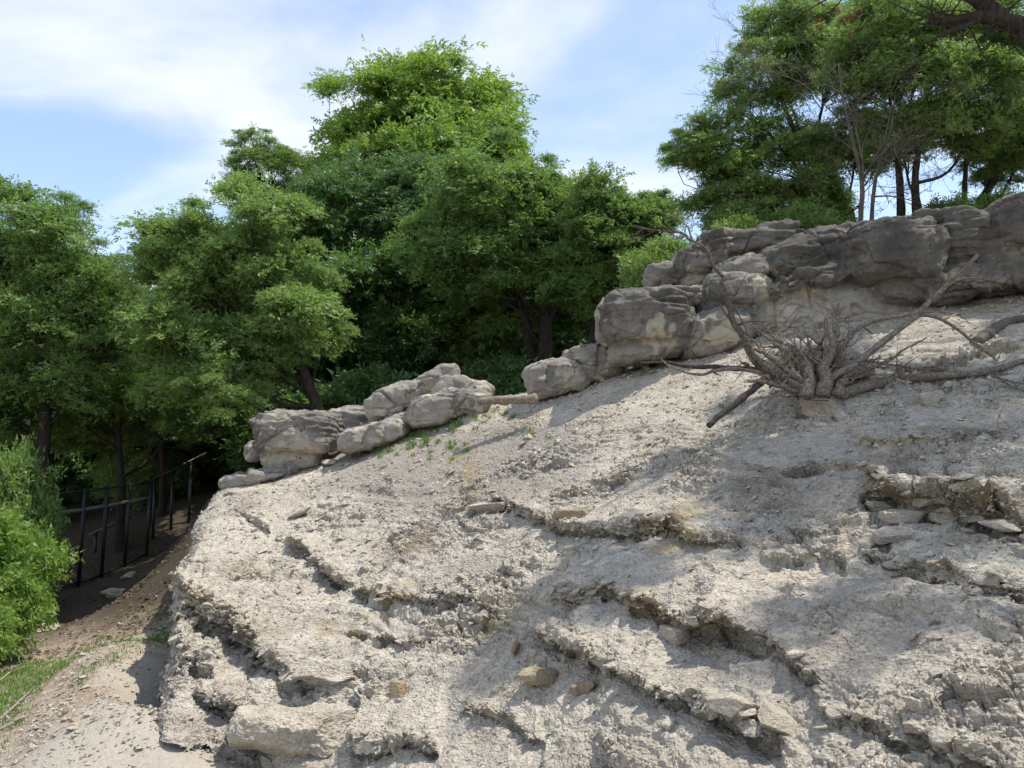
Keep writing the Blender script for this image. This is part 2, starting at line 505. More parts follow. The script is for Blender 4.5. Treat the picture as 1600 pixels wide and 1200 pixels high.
# ------------------------------------------------------------------ the slope (surveyed profiles, bottom to crest)
COLS = [
    [(302, 930, 15.2), (300, 905, 15.4), (305, 880, 15.7), (315, 850, 16.1), (330, 815, 16.6), (350, 780, 17.1), (370, 755, 17.6), (400, 740, 19.5)],
    [(258, 1120, 8.4), (270, 1060, 8.85), (276, 985, 9.5), (284, 925, 10.3), (302, 872, 11.6), (322, 808, 13.2), (356, 760, 15.0), (400, 735, 18.5)],
    [(335, 1185, 7.8), (352, 1110, 8.3), (372, 1040, 8.95), (395, 965, 9.8), (425, 880, 11.0), (455, 805, 12.6), (485, 742, 14.4), (500, 712, 18.0)],
    [(500, 1260, 7.2), (520, 1160, 7.75), (540, 1060, 8.5), (570, 960, 9.5), (600, 860, 10.8), (625, 765, 12.6), (650, 675, 14.9), (665, 655, 18.0)],
    [(780, 1320, 5.5), (790, 1190, 6.3), (800, 1060, 7.3), (800, 945, 8.4), (800, 840, 9.7), (800, 735, 11.6), (805, 634, 14.3), (810, 622, 18.0)],
    [(1000, 1380, 4.6), (1000, 1220, 5.2), (1000, 1080, 6.0), (1000, 950, 7.0), (1000, 830, 8.3), (1000, 705, 10.4), (1000, 585, 13.2), (1000, 560, 17.0)],
    [(1250, 1450, 3.7), (1250, 1250, 4.3), (1250, 1080, 5.1), (1250, 940, 6.0), (1250, 800, 7.4), (1250, 660, 9.4), (1250, 535, 12.0), (1250, 470, 15.5)],
    [(1600, 1520, 2.7), (1600, 1280, 3.25), (1600, 1080, 3.95), (1600, 900, 5.0), (1600, 745, 6.7), (1600, 600, 9.0), (1600, 480, 11.6), (1600, 420, 15.0)],
    [(2080, 1560, 2.3), (2080, 1300, 2.8), (2080, 1080, 3.5), (2080, 890, 4.5), (2080, 720, 6.2), (2080, 570, 8.4), (2080, 440, 11.2), (2080, 380, 14.5)],
]
NET = np.array([[W(*p) for p in col] for col in COLS])
SN = [40, 100, 100, 144, 134, 146, 176, 40]
s_par = np.concatenate([k + np.arange(n) / n for k, n in enumerate(SN)] + [[8.0 - 1e-6]])
t_par = np.concatenate([np.linspace(0, 1, 50, endpoint=False), np.linspace(1, 6.35, 540, endpoint=False), np.linspace(6.35, 7 - 1e-6, 14)])
def cr_basis(t, n):
    """sparse Catmull-Rom weights: matrix (len(t), n)"""
    Wt = np.zeros((len(t), n))
    i = np.minimum(t.astype(int), n - 2); f = t - i
    w = [(-f + 2 * f ** 2 - f ** 3) / 2, (2 - 5 * f ** 2 + 3 * f ** 3) / 2, (f + 4 * f ** 2 - 3 * f ** 3) / 2, (-f ** 2 + f ** 3) / 2]
    r = np.arange(len(t))
    for k in range(4):
        j = i + k - 1
        lo, hi = j < 0, j > n - 1
        ok = ~(lo | hi)
        np.add.at(Wt, (r[ok], j[ok]), w[k][ok])
        np.add.at(Wt, (r[lo], np.zeros(lo.sum(), int)), 2 * w[k][lo]); np.add.at(Wt, (r[lo], np.ones(lo.sum(), int)), -w[k][lo])
        np.add.at(Wt, (r[hi], np.full(hi.sum(), n - 1)), 2 * w[k][hi]); np.add.at(Wt, (r[hi], np.full(hi.sum(), n - 2)), -w[k][hi])
    return Wt
P0 = np.einsum('si,tj,ijk->stk', cr_basis(s_par, 9), cr_basis(t_par, 8), NET)
NS, NT = P0.shape[:2]
def grid_normals(P):
    du = np.gradient(P, axis=0); dv = np.gradient(P, axis=1)
    n = np.cross(du, dv)
    return n / (np.linalg.norm(n, axis=-1, keepdims=True) + 1e-12)
N0 = grid_normals(P0)
ARC = np.concatenate([np.zeros((NS, 1)), np.cumsum(np.linalg.norm(np.diff(P0, axis=1), axis=-1), axis=1)], axis=1)
PX0 = pix(P0)
flat = P0.reshape(-1, 3)

# ledges of harder limestone that run across the slope: (points along the edge, overhang in m, height of the bench behind)
LEDGES = [
    ([(275, 905), (290, 925), (320, 968), (365, 990), (400, 1012), (440, 1045), (480, 1062), (520, 1068)], .26),
    ([(300, 1085), (340, 1095), (380, 1120), (430, 1150)], .16),
    ([(276, 1000), (290, 1015), (310, 1035), (335, 1050)], .12),
    ([(365, 800), (400, 820), (425, 838)], .07),
    ([(425, 845), (470, 862), (505, 888), (545, 915), (600, 938), (650, 945), (705, 940), (775, 955)], .13),
    ([(540, 985), (600, 1000), (650, 1010), (690, 1000)], .09),
    ([(745, 800), (790, 792), (850, 815), (890, 828), (950, 838), (1010, 832), (1060, 832), (1100, 850), (1180, 856)], .15),
    ([(870, 935), (910, 945), (960, 935), (1010, 950), (1060, 975), (1120, 985), (1180, 1005), (1225, 1022), (1270, 1060), (1310, 1085)], .17),
    ([(825, 990), (870, 1000), (920, 1020), (960, 1045), (1010, 1065), (1070, 1090), (1120, 1110), (1180, 1135), (1245, 1155)], .19),
    ([(720, 1105), (760, 1115), (800, 1130), (850, 1165)], .09),
    ([(560, 1150), (600, 1165), (650, 1160), (690, 1175)], .14),
    ([(1345, 775), (1390, 782), (1440, 798), (1500, 800), (1560, 812), (1600, 822), (1660, 840)], .24),
    ([(1345, 860), (1390, 880), (1440, 895), (1500, 905), (1560, 910), (1640, 920)], .14),
    ([(1190, 885), (1240, 875), (1290, 868), (1330, 872)], .09),
    ([(1280, 1110), (1330, 1130), (1400, 1150), (1480, 1175), (1560, 1190)], .10),
    ([(1080, 715), (1140, 725), (1200, 735), (1290, 730), (1360, 742)], .06),
    ([(1330, 690), (1400, 700), (1460, 690), (1540, 680), (1620, 672)], .07),
    ([(1400, 590), (1450, 580), (1520, 560), (1600, 540)], .08),
]
rngL = np.random.default_rng(11)
disp = np.zeros((NS, NT))
ledge_edge = []                              # (s index, t index, overhang) along each edge, for the slabs that lie there
face_mask = np.zeros((NS, NT))
for li, (pts, amp) in enumerate(LEDGES):
    q = spline(pts, 60)
    st = []
    for px, py in q:
        d2 = (PX0[40:, :580, 0] - px) ** 2 + (PX0[40:, :580, 1] - py) ** 2
        k = np.unravel_index(np.argmin(d2), d2.shape)
        st.append((k[0] + 40, k[1]))
    st = np.array(st, float)
    order = np.argsort(st[:, 0], kind='stable')
    ss, ts = st[order, 0], st[order, 1]
    us, ui = np.unique(ss, return_index=True)
    ts = ts[ui]
    s0, s1 = int(us[0]), int(us[-1])
    idx = np.arange(s0, s1 + 1)
    tl = np.interp(idx, us, ts)
    base_pts = P0[idx, np.clip(tl.astype(int), 0, NT - 1)]
    al = np.array([np.interp(t, np.arange(NT), ARC[i]) for i, t in zip(idx, tl)])
    jit = 0.11 * fbm(base_pts * 2.0 + li * 7.7, 3, .5)
    _, _, blk = worley(base_pts * np.array((5.5, 5.5, 0.1)) + li * 3.1)
    jit += (blk - .5) * 0.035
    e = ARC[idx] - (al + jit)[:, None]
    u = np.linspace(0, 1, len(idx))
    ends = sstep(0, .09, u) * (1 - sstep(.91, 1, u))
    a = 1.15 * amp * ends * np.clip(0.85 + 0.75 * fbm(base_pts * 1.7 + li * 5.3 + 40, 3), .25, 1.7)
    a = a[:, None]
    rise = sstep(-.04, .02, e)                 # the face of the ledge
    up = np.exp(-np.maximum(e, 0) / (.16 + a * 1.6))
    dn = np.exp(-np.maximum(-e, 0) / (.10 + a * 1.1))
    disp[idx] += a * (rise * up * .75 - (1 - rise) * dn * .62)
    face_mask[idx] = np.maximum(face_mask[idx], np.exp(-(e / .09) ** 2) * np.minimum(1, a / .08))
    for k in range(0, len(idx)):
        ledge_edge.append((idx[k], np.searchsorted(ARC[idx[k]], al[k] + jit[k]), float(a[k, 0]), li))

# crumbling relief of the whole slope
px_, py_ = PX0[..., 0], PX0[..., 1]
smooth_up = 1 - .92 * sstep(760, 690, py_ + .22 * (px_ - 800)) * sstep(1250, 1050, px_)     # the upper slope is finer scree
smooth_up = smooth_up.ravel()
d = disp.ravel()
d += 0.10 * fbm(flat * .75 + 3, 3)
d += 0.03 * ridged(flat * np.array((1.5, 1.5, 2.6)) + 8, 3) * (.35 + .65 * smooth_up)
nh = N0.copy(); nh[..., 2] *= .55
nh /= np.linalg.norm(nh, axis=-1, keepdims=True)
P1 = flat + nh.reshape(-1, 3) * d[:, None]
# redistribute the rows evenly over the ledge faces
P1g = P1.reshape(NS, NT, 3)
masks = np.stack([smooth_up.reshape(NS, NT), face_mask, px_, py_, t_par[None].repeat(NS, 0)], -1)
ROWMAP = np.zeros((NS, NT))
rw = np.where(t_par < 1, .75, np.where(t_par > 6.4, .12, 1.0))
for si in range(NS):
    seg = np.linalg.norm(np.diff(P1g[si], axis=0), axis=1) / np.maximum(P1g[si, 1:, 1], 3) * rw[1:]
    cum = np.r_[0, np.cumsum(seg)]
    ROWMAP[si] = np.interp(np.linspace(0, cum[-1], NT), cum, np.arange(NT))
kk = np.arange(9) - 4; kw = np.exp(-(kk / 2.5) ** 2); kw /= kw.sum()
pad = np.pad(ROWMAP, ((4, 4), (0, 0)), 'edge')
ROWMAP = sum(w_ * pad[4 + k_:4 + k_ + NS] for k_, w_ in zip(kk, kw))
i0 = np.minimum(ROWMAP.astype(int), NT - 2); fr_ = (ROWMAP - i0)[..., None]
ci = np.arange(NS)[:, None]
def remap(A): return A[ci, i0] * (1 - fr_) + A[ci, i0 + 1] * fr_
P1 = remap(P1g).reshape(-1, 3)
N0 = remap(N0); P0 = remap(P0); flat = P0.reshape(-1, 3)
masks = remap(masks)
smooth_up = masks[..., 0].ravel(); face_mask = masks[..., 1]; px_, py_ = masks[..., 2], masks[..., 3]
PX0 = np.stack([px_, py_], -1)
# thin beds: steps at constant height
zz = P1[:, 2] + .10 * fbm(P1 * .5 + 20, 3) + P1[:, 0] * .03
lay = perlin(np.stack([P1[:, 0] * .35, P1[:, 1] * .35, zz * 9.0], 1))
bedmask = np.clip(.30 + 1.0 * fbm(P1 * .6 + 31, 3), 0, 1) * smooth_up
right_beds = (sstep(1320, 1420, px_) * sstep(1050, 900, py_) * sstep(700, 790, py_)).ravel()
bedmask = np.clip(bedmask + .9 * right_beds, 0, 1.2)
lay2 = perlin(np.stack([P1[:, 0] * .9, P1[:, 1] * .9, zz * 24.0 + 3], 1))
bedmask = np.clip(bedmask + .55 * face_mask.ravel(), 0, 1.3)
d2 = (.062 * np.tanh(lay * 3.6) + .026 * np.tanh(lay2 * 4)) * bedmask
# broken plates at two sizes
warp = P1 + .05 * np.stack([perlin(P1 * 4), perlin(P1 * 4 + 50), perlin(P1 * 4 + 90)], 1)
f1, f2, cid, tl_ = worley(warp * np.array((3.6, 3.6, 12.0)), True)
pl = (cid - .5) * .075 + .060 * tl_ - .03 * np.exp(-((f2 - f1) / .06) ** 2)
chunk = np.clip(.25 + .5 * sstep(560, 420, px_).ravel() * sstep(800, 900, py_).ravel() + 1.3 * fbm(P1 * .9 + 61, 3) + 1.2 * face_mask.ravel(), 0, 1.25) * (.25 + .75 * smooth_up)
washed = sstep(.02, .34, fbm(P1 * np.array((.55, .55, .9)) + 99, 3)) * (1 - np.clip(face_mask.ravel() * 1.5, 0, 1))
chunk = chunk * (1 - .85 * washed)
d2 *= 1 - .7 * washed
d2 += pl * chunk
f1, f2, cid2, tl2 = worley(warp * np.array((10., 10., 27.)) + 5, True)
d2 += ((cid2 - .5) * .030 + .026 * tl2 - .010 * np.exp(-((f2 - f1) / .08) ** 2)) * (.22 + .85 * chunk)
f1, f2, cid3, tl3 = worley(warp * np.array((32., 32., 52.)) + 9, True)
d2 += ((cid3 - .5) * .010 + .009 * tl3) * (.55 + .5 * chunk)
d2 += .007 * fbm(P1 * 9, 4, .6)
P1g = P1.reshape(NS, NT, 3)
N1 = grid_normals(P1g)
for ax_ in (0, 1):
    for _ in range(2):
        acc = N1.copy()
        for k_ in (1, 2, 3): acc += np.roll(N1, k_, ax_) + np.roll(N1, -k_, ax_)
        N1 = acc / 7
N1 = N1 + .15 * N0; N1 /= np.linalg.norm(N1, axis=-1, keepdims=True)
P2 = (P1 + N1.reshape(-1, 3) * d2[:, None]).reshape(NS, NT, 3)
# colour masks: grey shale, ochre stone, brown earth
gx = sstep(470, 620, px_) * sstep(980, 800, px_) * sstep(640, 690, py_) * sstep(850, 740, py_)
grey = np.clip(gx.ravel() * 1.0 + .12 + .55 * fbm(flat * .8 + 77, 4) - .12, 0, .85)
ochre = np.clip(face_mask.ravel() * (.62 + .9 * fbm(flat * 1.6 + 91, 3)) + 1.7 * (fbm(flat * .9 + 15, 4) - .40) + .8 * sum(np.exp(-(((px_ - cx) / rx) ** 2 + ((py_ - cy) / ry) ** 2)) for cx, cy, rx, ry in ((690, 1010, 36, 22), (610, 1085, 24, 28), (840, 1058, 34, 20), (905, 1082, 24, 14), (1260, 1120, 50, 30), (420, 1000, 40, 18), (1395, 800, 40, 30))).ravel() * (.6 + .8 * fbm(flat * 3, 3)), 0, .85)
bx = sstep(980, 1150, px_) * sstep(600, 690, py_) * sstep(960, 760, py_)
brown = np.clip(bx.ravel() * (.28 + .9 * fbm(flat * 1.2 + 9, 4)) + 1.3 * (fbm(flat * .7 + 44, 4) - .6), 0, .75)
i, j = np.meshgrid(np.arange(NS - 1), np.arange(NT - 1), indexing='ij')
v = i * NT + j
quads = np.stack([v, v + NT, v + NT + 1, v + 1], -1).reshape(-1, 4)
hill_me = raw_mesh('hillside', P2.reshape(-1, 3), quads, None, False)
ca = hill_me.color_attributes.new('tone', 'FLOAT_COLOR', 'POINT')
ca.data.foreach_set('color', np.stack([grey, ochre, brown, np.ones_like(grey)], 1).astype(np.float32).ravel())
hill = tag(link('hillside', hill_me, M['marl']), 'bare pale slope of crumbling limestone and marl ledges', None, None, 'structure')
hill_bvh = BVHTree.FromPolygons([tuple(p) for p in P2[::3, ::3].reshape(-1, 3)],
    [(int(a * len(range(0, NT, 3)) + b), int((a + 1) * len(range(0, NT, 3)) + b), int((a + 1) * len(range(0, NT, 3)) + b + 1), int(a * len(range(0, NT, 3)) + b + 1))
     for a in range(len(range(0, NS, 3)) - 1) for b in range(len(range(0, NT, 3)) - 1)])
cam_v = Vector((0, 0, EYE))
def on_hill(px, py):
    """point and normal of the slope at a surveyed place"""
    dv = Vector(W(px, py, 10.0)) - cam_v
    p, n, _, dist = hill_bvh.ray_cast(cam_v, dv.normalized())
    return (np.array(p), np.array(n)) if p is not None else (None, None)
def hill_z(x, y):
    p, n, _, dist = hill_bvh.ray_cast(Vector((x, y, 40)), Vector((0, 0, -1)))
    return None if p is None else p.z

# ------------------------------------------------------------------ the ground sheet: lower path, forest floor, far land
gpts = [(-30, 8, 0), (-14, 4, -.1), (-9, 4, 0), (-9, 10, 0), (-12, 16, .05), (-7, 14, .05), (-4.25, 8.9, .5), (-4.7, 9.9, .6), (-5.3, 9.4, .3), (-4.9, 8, .2), (-6.4, 10.5, .12), (-6.3, 8.6, .05), (-5.2, 11.2, .6), (-3.4, 7.4, .3), (-6, 7, 0), (-3, 6, 0), (-8, 18, .25), (-8, 22, .8),
        (-9.5, 24, 1.4), (-14, 24, .4), (-20, 24, .2), (-7.5, 26, 2.0), (-5.5, 19, 1.5), (-12, 34, 1.8), (-25, 40, .5), (0, 2, -.6), (4, 1, -.6), (0, -6, -.6), (-6, -6, -.2), (-16, -4, -.2),
        (10, -6, -.2), (-4, 24, 2.6), (0, 22, 3.3), (0, 30, 3.2), (4, 22, 4.3), (8, 20, 5.6), (12, 18, 6.2), (8, 30, 4.6), (16, 24, 5.6), (-6, 40, 2.4), (4, 44, 2.8), (14, 40, 3.5), (24, 20, 5.0), (24, 0, 3.5)]
for si in range(0, 9):
    for tj in (0, 2, 4, 6):
        x, y, z = NET[si][tj]
        if 1 <= si: gpts.append((x, y, (max(z + .06, .15) if si < 4 else z - .5) if tj == 0 else max(z - 1.3, -.3 if si < 4 else -1.2)))
    x, y, z = NET[si][7]
    gpts.append((x, y, z - .12))
gp = np.array(gpts, float)
def tps(r2): return .5 * r2 * np.log(r2 + 1e-9)
def tps_fit(X, z, lam=.02):
    n = len(X)
    K = tps(((X[:, None] - X[None]) ** 2).sum(-1)) + lam * np.eye(n)
    Pm = np.c_[np.ones(n), X]
    A = np.block([[K, Pm], [Pm.T, np.zeros((3, 3))]])
    return np.linalg.solve(A, np.r_[z, 0, 0, 0])
gco = tps_fit(gp[:, :2], gp[:, 2])
def ground_z(XY):
    XY = np.atleast_2d(np.asarray(XY, float))
    n = len(gp)
    z = tps(((XY[:, None] - gp[None, :, :2]) ** 2).sum(-1)) @ gco[:n] + gco[n] + XY @ gco[n + 1:]
    r = np.hypot(XY[:, 0], XY[:, 1] - 10)
    k = sstep(26, 52, r)
    far = .8 + .9 * np.sin(XY[:, 0] * .021) * np.cos(XY[:, 1] * .017)
    return np.clip(z, -1.2, 6.6) * (1 - k) + far * k
ang = np.concatenate([np.linspace(-math.pi, math.radians(35), 90, endpoint=False), np.linspace(math.radians(35), math.radians(148), 220, endpoint=False), np.linspace(math.radians(148), math.pi, 50, endpoint=False)])
rad = np.concatenate([[.05], np.linspace(1, 6, 14, endpoint=False), np.linspace(6, 30, 150, endpoint=False), np.geomspace(30, 3000, 60)])
AA, RR = np.meshgrid(ang, rad, indexing='ij')
gxy = np.stack([RR * np.cos(AA), RR * np.sin(AA)], -1).reshape(-1, 2)
gz = np.concatenate([ground_z(c) for c in np.array_split(gxy, 20)])
g3 = np.c_[gxy, gz]
near = sstep(40, 20, np.hypot(gxy[:, 0], gxy[:, 1]))
g3[:, 2] += near * (.05 * fbm(g3 * .8 + 5, 4) + .02 * fbm(g3 * 5 + 2, 4, .6))
GA, GR = len(ang), len(rad)
i, j = np.meshgrid(np.arange(GA), np.arange(GR - 1), indexing='ij')
i2 = (i + 1) % GA
gq = np.stack([i * GR + j, i * GR + j + 1, i2 * GR + j + 1, i2 * GR + j], -1).reshape(-1, 4)
ground_me = raw_mesh('ground', g3, gq, None, True)
gpx = pix(np.c_[gxy, gz] + (0, 1e-6, 0))
litter_zone = sstep(12.6, 15.5, gxy[:, 1] + .25 * (gxy[:, 0] + 6) + .9 * fbm(g3 * .5, 3))  # mask of the leaf litter, from the far path back into the wood
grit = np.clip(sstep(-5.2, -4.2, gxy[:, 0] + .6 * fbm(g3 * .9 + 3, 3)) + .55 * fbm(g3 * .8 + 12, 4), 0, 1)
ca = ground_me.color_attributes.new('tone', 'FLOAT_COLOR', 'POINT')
ca.data.foreach_set('color', np.stack([grit, litter_zone, grit * 0, grit * 0 + 1], 1).astype(np.float32).ravel())
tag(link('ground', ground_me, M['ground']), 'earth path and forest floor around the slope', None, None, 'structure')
def gz1(x, y): return float(ground_z([(x, y)])[0])

# ------------------------------------------------------------------ stones
_cs = {}
def cube_sphere(n):
    if n in _cs: return _cs[n]
    bm = bmesh.new()
    bmesh.ops.create_cube(bm, size=2)
    bmesh.ops.subdivide_edges(bm, edges=bm.edges[:], cuts=n - 1, use_grid_fill=True)
    V = np.array([tuple(v.co) for v in bm.verts])
    bm.verts.index_update()
    Q = np.array([[v.index for v in f.verts] for f in bm.faces])
    bm.free()
    x, y, z = V.T
    V = np.stack([x * np.sqrt(1 - y * y / 2 - z * z / 2 + y * y * z * z / 3), y * np.sqrt(1 - z * z / 2 - x * x / 2 + z * z * x * x / 3), z * np.sqrt(1 - x * x / 2 - y * y / 2 + x * x * y * y / 3)], 1)
    V /= np.linalg.norm(V, axis=1)[:, None]
    _cs[n] = (V, Q)
    return _cs[n]
def angular_stone(res, half, rng, planes=11, rough=.02, seed=0):
    """broken stone: a sphere of directions cut by random fracture planes"""
    D, Q = cube_sphere(res)
    n = rng.normal(size=(planes, 3)); n[:, 2] *= 1.4
    n /= np.linalg.norm(n, axis=1)[:, None]
    n = np.concatenate([n, [(0, 0, 1), (0, 0, -1)]])
    h = rng.uniform(.62, 1.0, len(n)); h[-2:] = rng.uniform(.6, .8, 2)
    dots = D @ n.T
    r = np.min(np.where(dots > .12, h / np.maximum(dots, .12), 9), axis=1)
    V = D * np.minimum(r, 1.55)[:, None] * np.asarray(half)
    if rough:
        V = V + D * (rough * (fbm(V * 4 / max(half) * .5 + seed, 3) + .5 * perlin(V * 14 / max(half) + seed)))[:, None]
    return V, Q
rng = np.random.default_rng(3)
stone_me = []
for k in range(14):
    half = np.array((1, rng.uniform(.6, .9), rng.uniform(.38, .7)))
    V, Q = angular_stone(5, half, rng, 6, .05, k)
    stone_me.append(raw_mesh('stone_shape', V, Q))
    stone_me[-1].materials.append(M['stone'])
def place_stone(name, me, p, n, size, rng, parent=None, tilt=.35, yaw=None, sink=.25):
    o = bpy.data.objects.new(name, me)
    C.objects.link(o)
    up = Vector(n) * (1 - tilt) + Vector((0, 0, 1)) * tilt + Vector(rng.normal(size=3) * .15)
    q = up.to_track_quat('Z', 'Y')
    o.rotation_mode = 'QUATERNION'
    o.rotation_quaternion = q @ Matrix.Rotation(rng.uniform(0, 6.28) if yaw is None else yaw, 3, 'Z').to_quaternion()
    o.location = Vector(p) + Vector(n) * size * (.35 - sink)
    o.scale = (size, size * rng.uniform(.8, 1.1), size * rng.uniform(.8, 1.15))
    if parent is not None: o.parent = parent
    return o
# slabs broken along the ledges: pieces of the slope
rng = np.random.default_rng(21)
picks = rng.permutation(len(ledge_edge))
count = 0
for k in picks:
    si, tj, a, li = ledge_edge[k]
    if a < .07 or tj >= NT - 2 or count >= 170 or not (-20 < PX0[si, tj, 0] < 1640): continue
    tj = int(np.searchsorted(ROWMAP[si], tj))
    p = P2[si, min(tj + 3, NT - 1)]
    dd = p[1]
    size = rng.uniform(.03, .085) * (.7 + 1.4 * a)
    nn = N0[si, tj]
    count += 1
    place_stone('slab', stone_me[rng.integers(14)], p + nn * .01 + rng.normal(size=3) * .02, nn, size * .85, rng, hill, tilt=.5, sink=.6)

# loose gravel: crumbs of marl over the slope and its foot
def crumbs(name, pts, nrm, size, mat, rng, parent=None, flat_=.5):
    n = len(pts)
    base = np.array([(1, 0, 0), (-1, 0, 0), (0, 1, 0), (0, -1, 0), (0, 0, 1), (0, 0, -1)], float)
    tri = np.array([(0, 2, 4), (2, 1, 4), (1, 3, 4), (3, 0, 4), (2, 0, 5), (1, 2, 5), (3, 1, 5), (0, 3, 5)])
    V = base[None] * (1 + .45 * rng.uniform(-1, 1, (n, 6, 3))) + .35 * rng.uniform(-1, 1, (n, 6, 3))
    V[..., 2] *= flat_
    V *= size[:, None, None]
    a = rng.uniform(0, 6.28, n)
    c, s = np.cos(a), np.sin(a)
    V[..., 0], V[..., 1] = V[..., 0] * c[:, None] - V[..., 1] * s[:, None], V[..., 0] * s[:, None] + V[..., 1] * c[:, None]
    up = nrm + .35 * rng.normal(size=(n, 3)); up /= np.linalg.norm(up, axis=1)[:, None]
    ax = np.cross(up, (.3, .8, .1)); ax /= np.linalg.norm(ax, axis=1)[:, None]
    ay = np.cross(up, ax)
    V = V[..., :1] * ax[:, None] + V[..., 1:2] * ay[:, None] + V[..., 2:3] * up[:, None] + pts[:, None]
    T = (tri[None] + np.arange(n)[:, None, None] * 6).reshape(-1, 3)
    o = link(name, raw_mesh(name, V.reshape(-1, 3), np.zeros((0, 4), int), T), mat, parent)
    return o
rng = np.random.default_rng(5)
nv = 26000
wgt = np.linalg.norm(np.cross(np.gradient(P2, axis=0), np.gradient(P2, axis=1)), axis=-1)
inview = (PX0[..., 0] > -30) & (PX0[..., 0] < 1640) & (PX0[..., 1] < 1230)
wgt = (wgt * inview * (.4 + chunk.reshape(NS, NT)) / np.maximum(P0[..., 1], 3)).ravel()
pick = rng.choice(len(wgt), nv, p=wgt / wgt.sum())
gp_ = P2.reshape(-1, 3)[pick]; gn_ = N0.reshape(-1, 3)[pick]
gs_ = np.clip(rng.lognormal(-4.25, .5, nv), .006, .05) * np.clip(gp_[:, 1] / 8, .6, 1.5)
tag(crumbs('rubble', gp_ + gn_ * gs_[:, None] * .2, gn_, gs_, M['stone'], rng, hill), None, None, None, 'stuff')
n = 17000
x = rng.uniform(-8.5, -2.5, n); y = rng.uniform(6.5, 15, n)
keep = rng.random(n) < sstep(-6.4, -4.3, x) + .14
x, y = x[keep], y[keep]
z = ground_z(np.c_[x, y])
tag(crumbs('gravel', np.c_[x, y, z + .012], np.tile((0, 0, 1.), (len(x), 1)), np.clip(rng.lognormal(-4.45, .55, len(x)), .006, .05), M['stone'], rng),
    'pale limestone gravel strewn over the path below the slope', 'gravel', None, 'stuff')

# bigger loose stones one can point to
rng = np.random.default_rng(8)
def big_stone(name, label, px, py, hx, hy, depth, mat, rot=0, seed=0, res=22, lift=.0, planes=9, rough=.03, group=None, fwd=0.0):
    p, nn = on_hill(px, py)
    k = p[1] / FPX
    r = np.random.default_rng(seed + 100)
    V, Q = angular_stone(res, (hx * k, depth, hy * k), r, planes, rough * hx * k, seed)
    a = math.radians(rot)
    R = np.array([(math.cos(a), 0, -math.sin(a)), (0, 1, 0), (math.sin(a), 0, math.cos(a))])
    V = V @ R.T
    o = link(name, raw_mesh(name, V, Q, None, False), mat)
    o.location = p + np.array((0, (.25 - fwd) * depth, lift))
    tag(o, label, 'stone', group)
    return o
big_stone('boulder', 'big angular pale boulder resting low at the foot of the slope', 486, 1146, 74, 46, .36, M['stone'], -3, 7, 44, .05, 15, .10, None, .5)
big_stone('loose_stone', 'smooth pale rounded stone on the ledge just above the big boulder', 500, 1058, 48, 24, .2, M['stone'], 0, 2, 26, .04, 14, .08)
big_stone('loose_stone', 'pale lumpy stone left of the ledge stone above the big boulder', 455, 1072, 26, 17, .13, M['stone'], 20, 3, 20, .03, 14, .08)
big_stone('stone_slab', 'flat white slab lying below the left boulder on the crest', 519, 726, 11, 6, .12, M['rock_pale'], 0, 4, 12, .05)
big_stone('stone_slab', 'narrow white slab alone on the grey upper slope', 466, 808, 14, 6, .09, M['rock_pale'], 28, 5, 12, .05)
big_stone('stone_slab', 'tan slab projecting at the start of the middle ledge', 770, 797, 28, 10, .2, M['stone'], 8, 6, 18, .04)
big_stone('stone_slab', 'smooth tan block set in the middle ledge', 905, 808, 26, 14, .12, M['rock_warm'], 0, 7, 16, .02)
big_stone('stone_slab', 'thin upright brown shard standing on edge', 806, 1022, 6, 18, .05, M['rock_warm'], -8, 8, 12, .05)
big_stone('stone_block', 'ochre streaked block below the upright shard', 838, 1062, 24, 19, .11, M['rock_warm'], 0, 9, 18, .02)
big_stone('stone_block', 'small ochre chunk low on the slope beside the streaked block', 905, 1082, 18, 13, .08, M['cutwood'], 15, 10, 16, .02)
big_stone('stone_block', 'tall ochre rock face beside the big boulder', 622, 1085, 16, 26, .12, M['rock_warm'], -25, 11, 18, .0)
big_stone('stone_block', 'yellowish stone block at the lower end of the right ledge', 1215, 1135, 32, 22, .13, M['stone'], -14, 12, 20, .03)
big_stone('stone_block', 'yellow grey stone block left of the ledge end block', 1150, 1112, 28, 18, .12, M['stone'], -12, 13, 20, .03)
big_stone('stone_block', 'pale grey knob of rock between the two lower ledges', 1053, 998, 17, 16, .09, M['stone'], 0, 14, 16, .02)
big_stone('stone_slab', 'smooth grey slab leaning in the slope right of the stump', 1452, 630, 17, 19, .08, M['rock_pale'], 10, 15, 14, .03)
big_stone('loose_stone', 'white flat stone at the end of the pale twig', 1510, 752, 14, 7, .08, M['rock_pale'], 0, 16, 12, .03)
big_stone('loose_stone', 'small tan standing stone on the scree', 1291, 948, 6, 8, .03, M['stone'], 10, 17, 10, .02)
big_stone('loose_stone', 'pale flat chip on the lower scree', 1466, 1060, 14, 9, .05, M['stone'], 10, 18, 12, .02)
for k, (px, py) in enumerate([(1385, 800), (1420, 812), (1450, 790), (1480, 815), (1530, 812), (1570, 825), (1400, 840)]):
    o = big_stone('stone_block', ['first', 'second', 'third', 'fourth', 'fifth', 'sixth', ''][k] + ' pale fractured block from the left in the thick broken right ledge' if k != 6 else 'pale block just below the thick broken right ledge, at its left end', px, py, rng.uniform(16, 30), rng.uniform(10, 17), .12, M['stone'], rng.uniform(-12, 12), 30 + k, 16, .02, 9, .03, 'blocks of the thick right ledge')
for k in range(70):
    while True:
        px, py = rng.uniform(380, 1590), rng.uniform(650, 1190)
        p, nn = on_hill(px, py)
        if p is not None: break
    o = place_stone('stone_chip', stone_me[rng.integers(14)], p, nn, rng.uniform(.028, .065) * (p[1] / 8) ** .5, rng, None, .2)
    tag(o, 'small pale limestone chip lying loose on the bare slope', 'stone', 'loose chips on the slope')

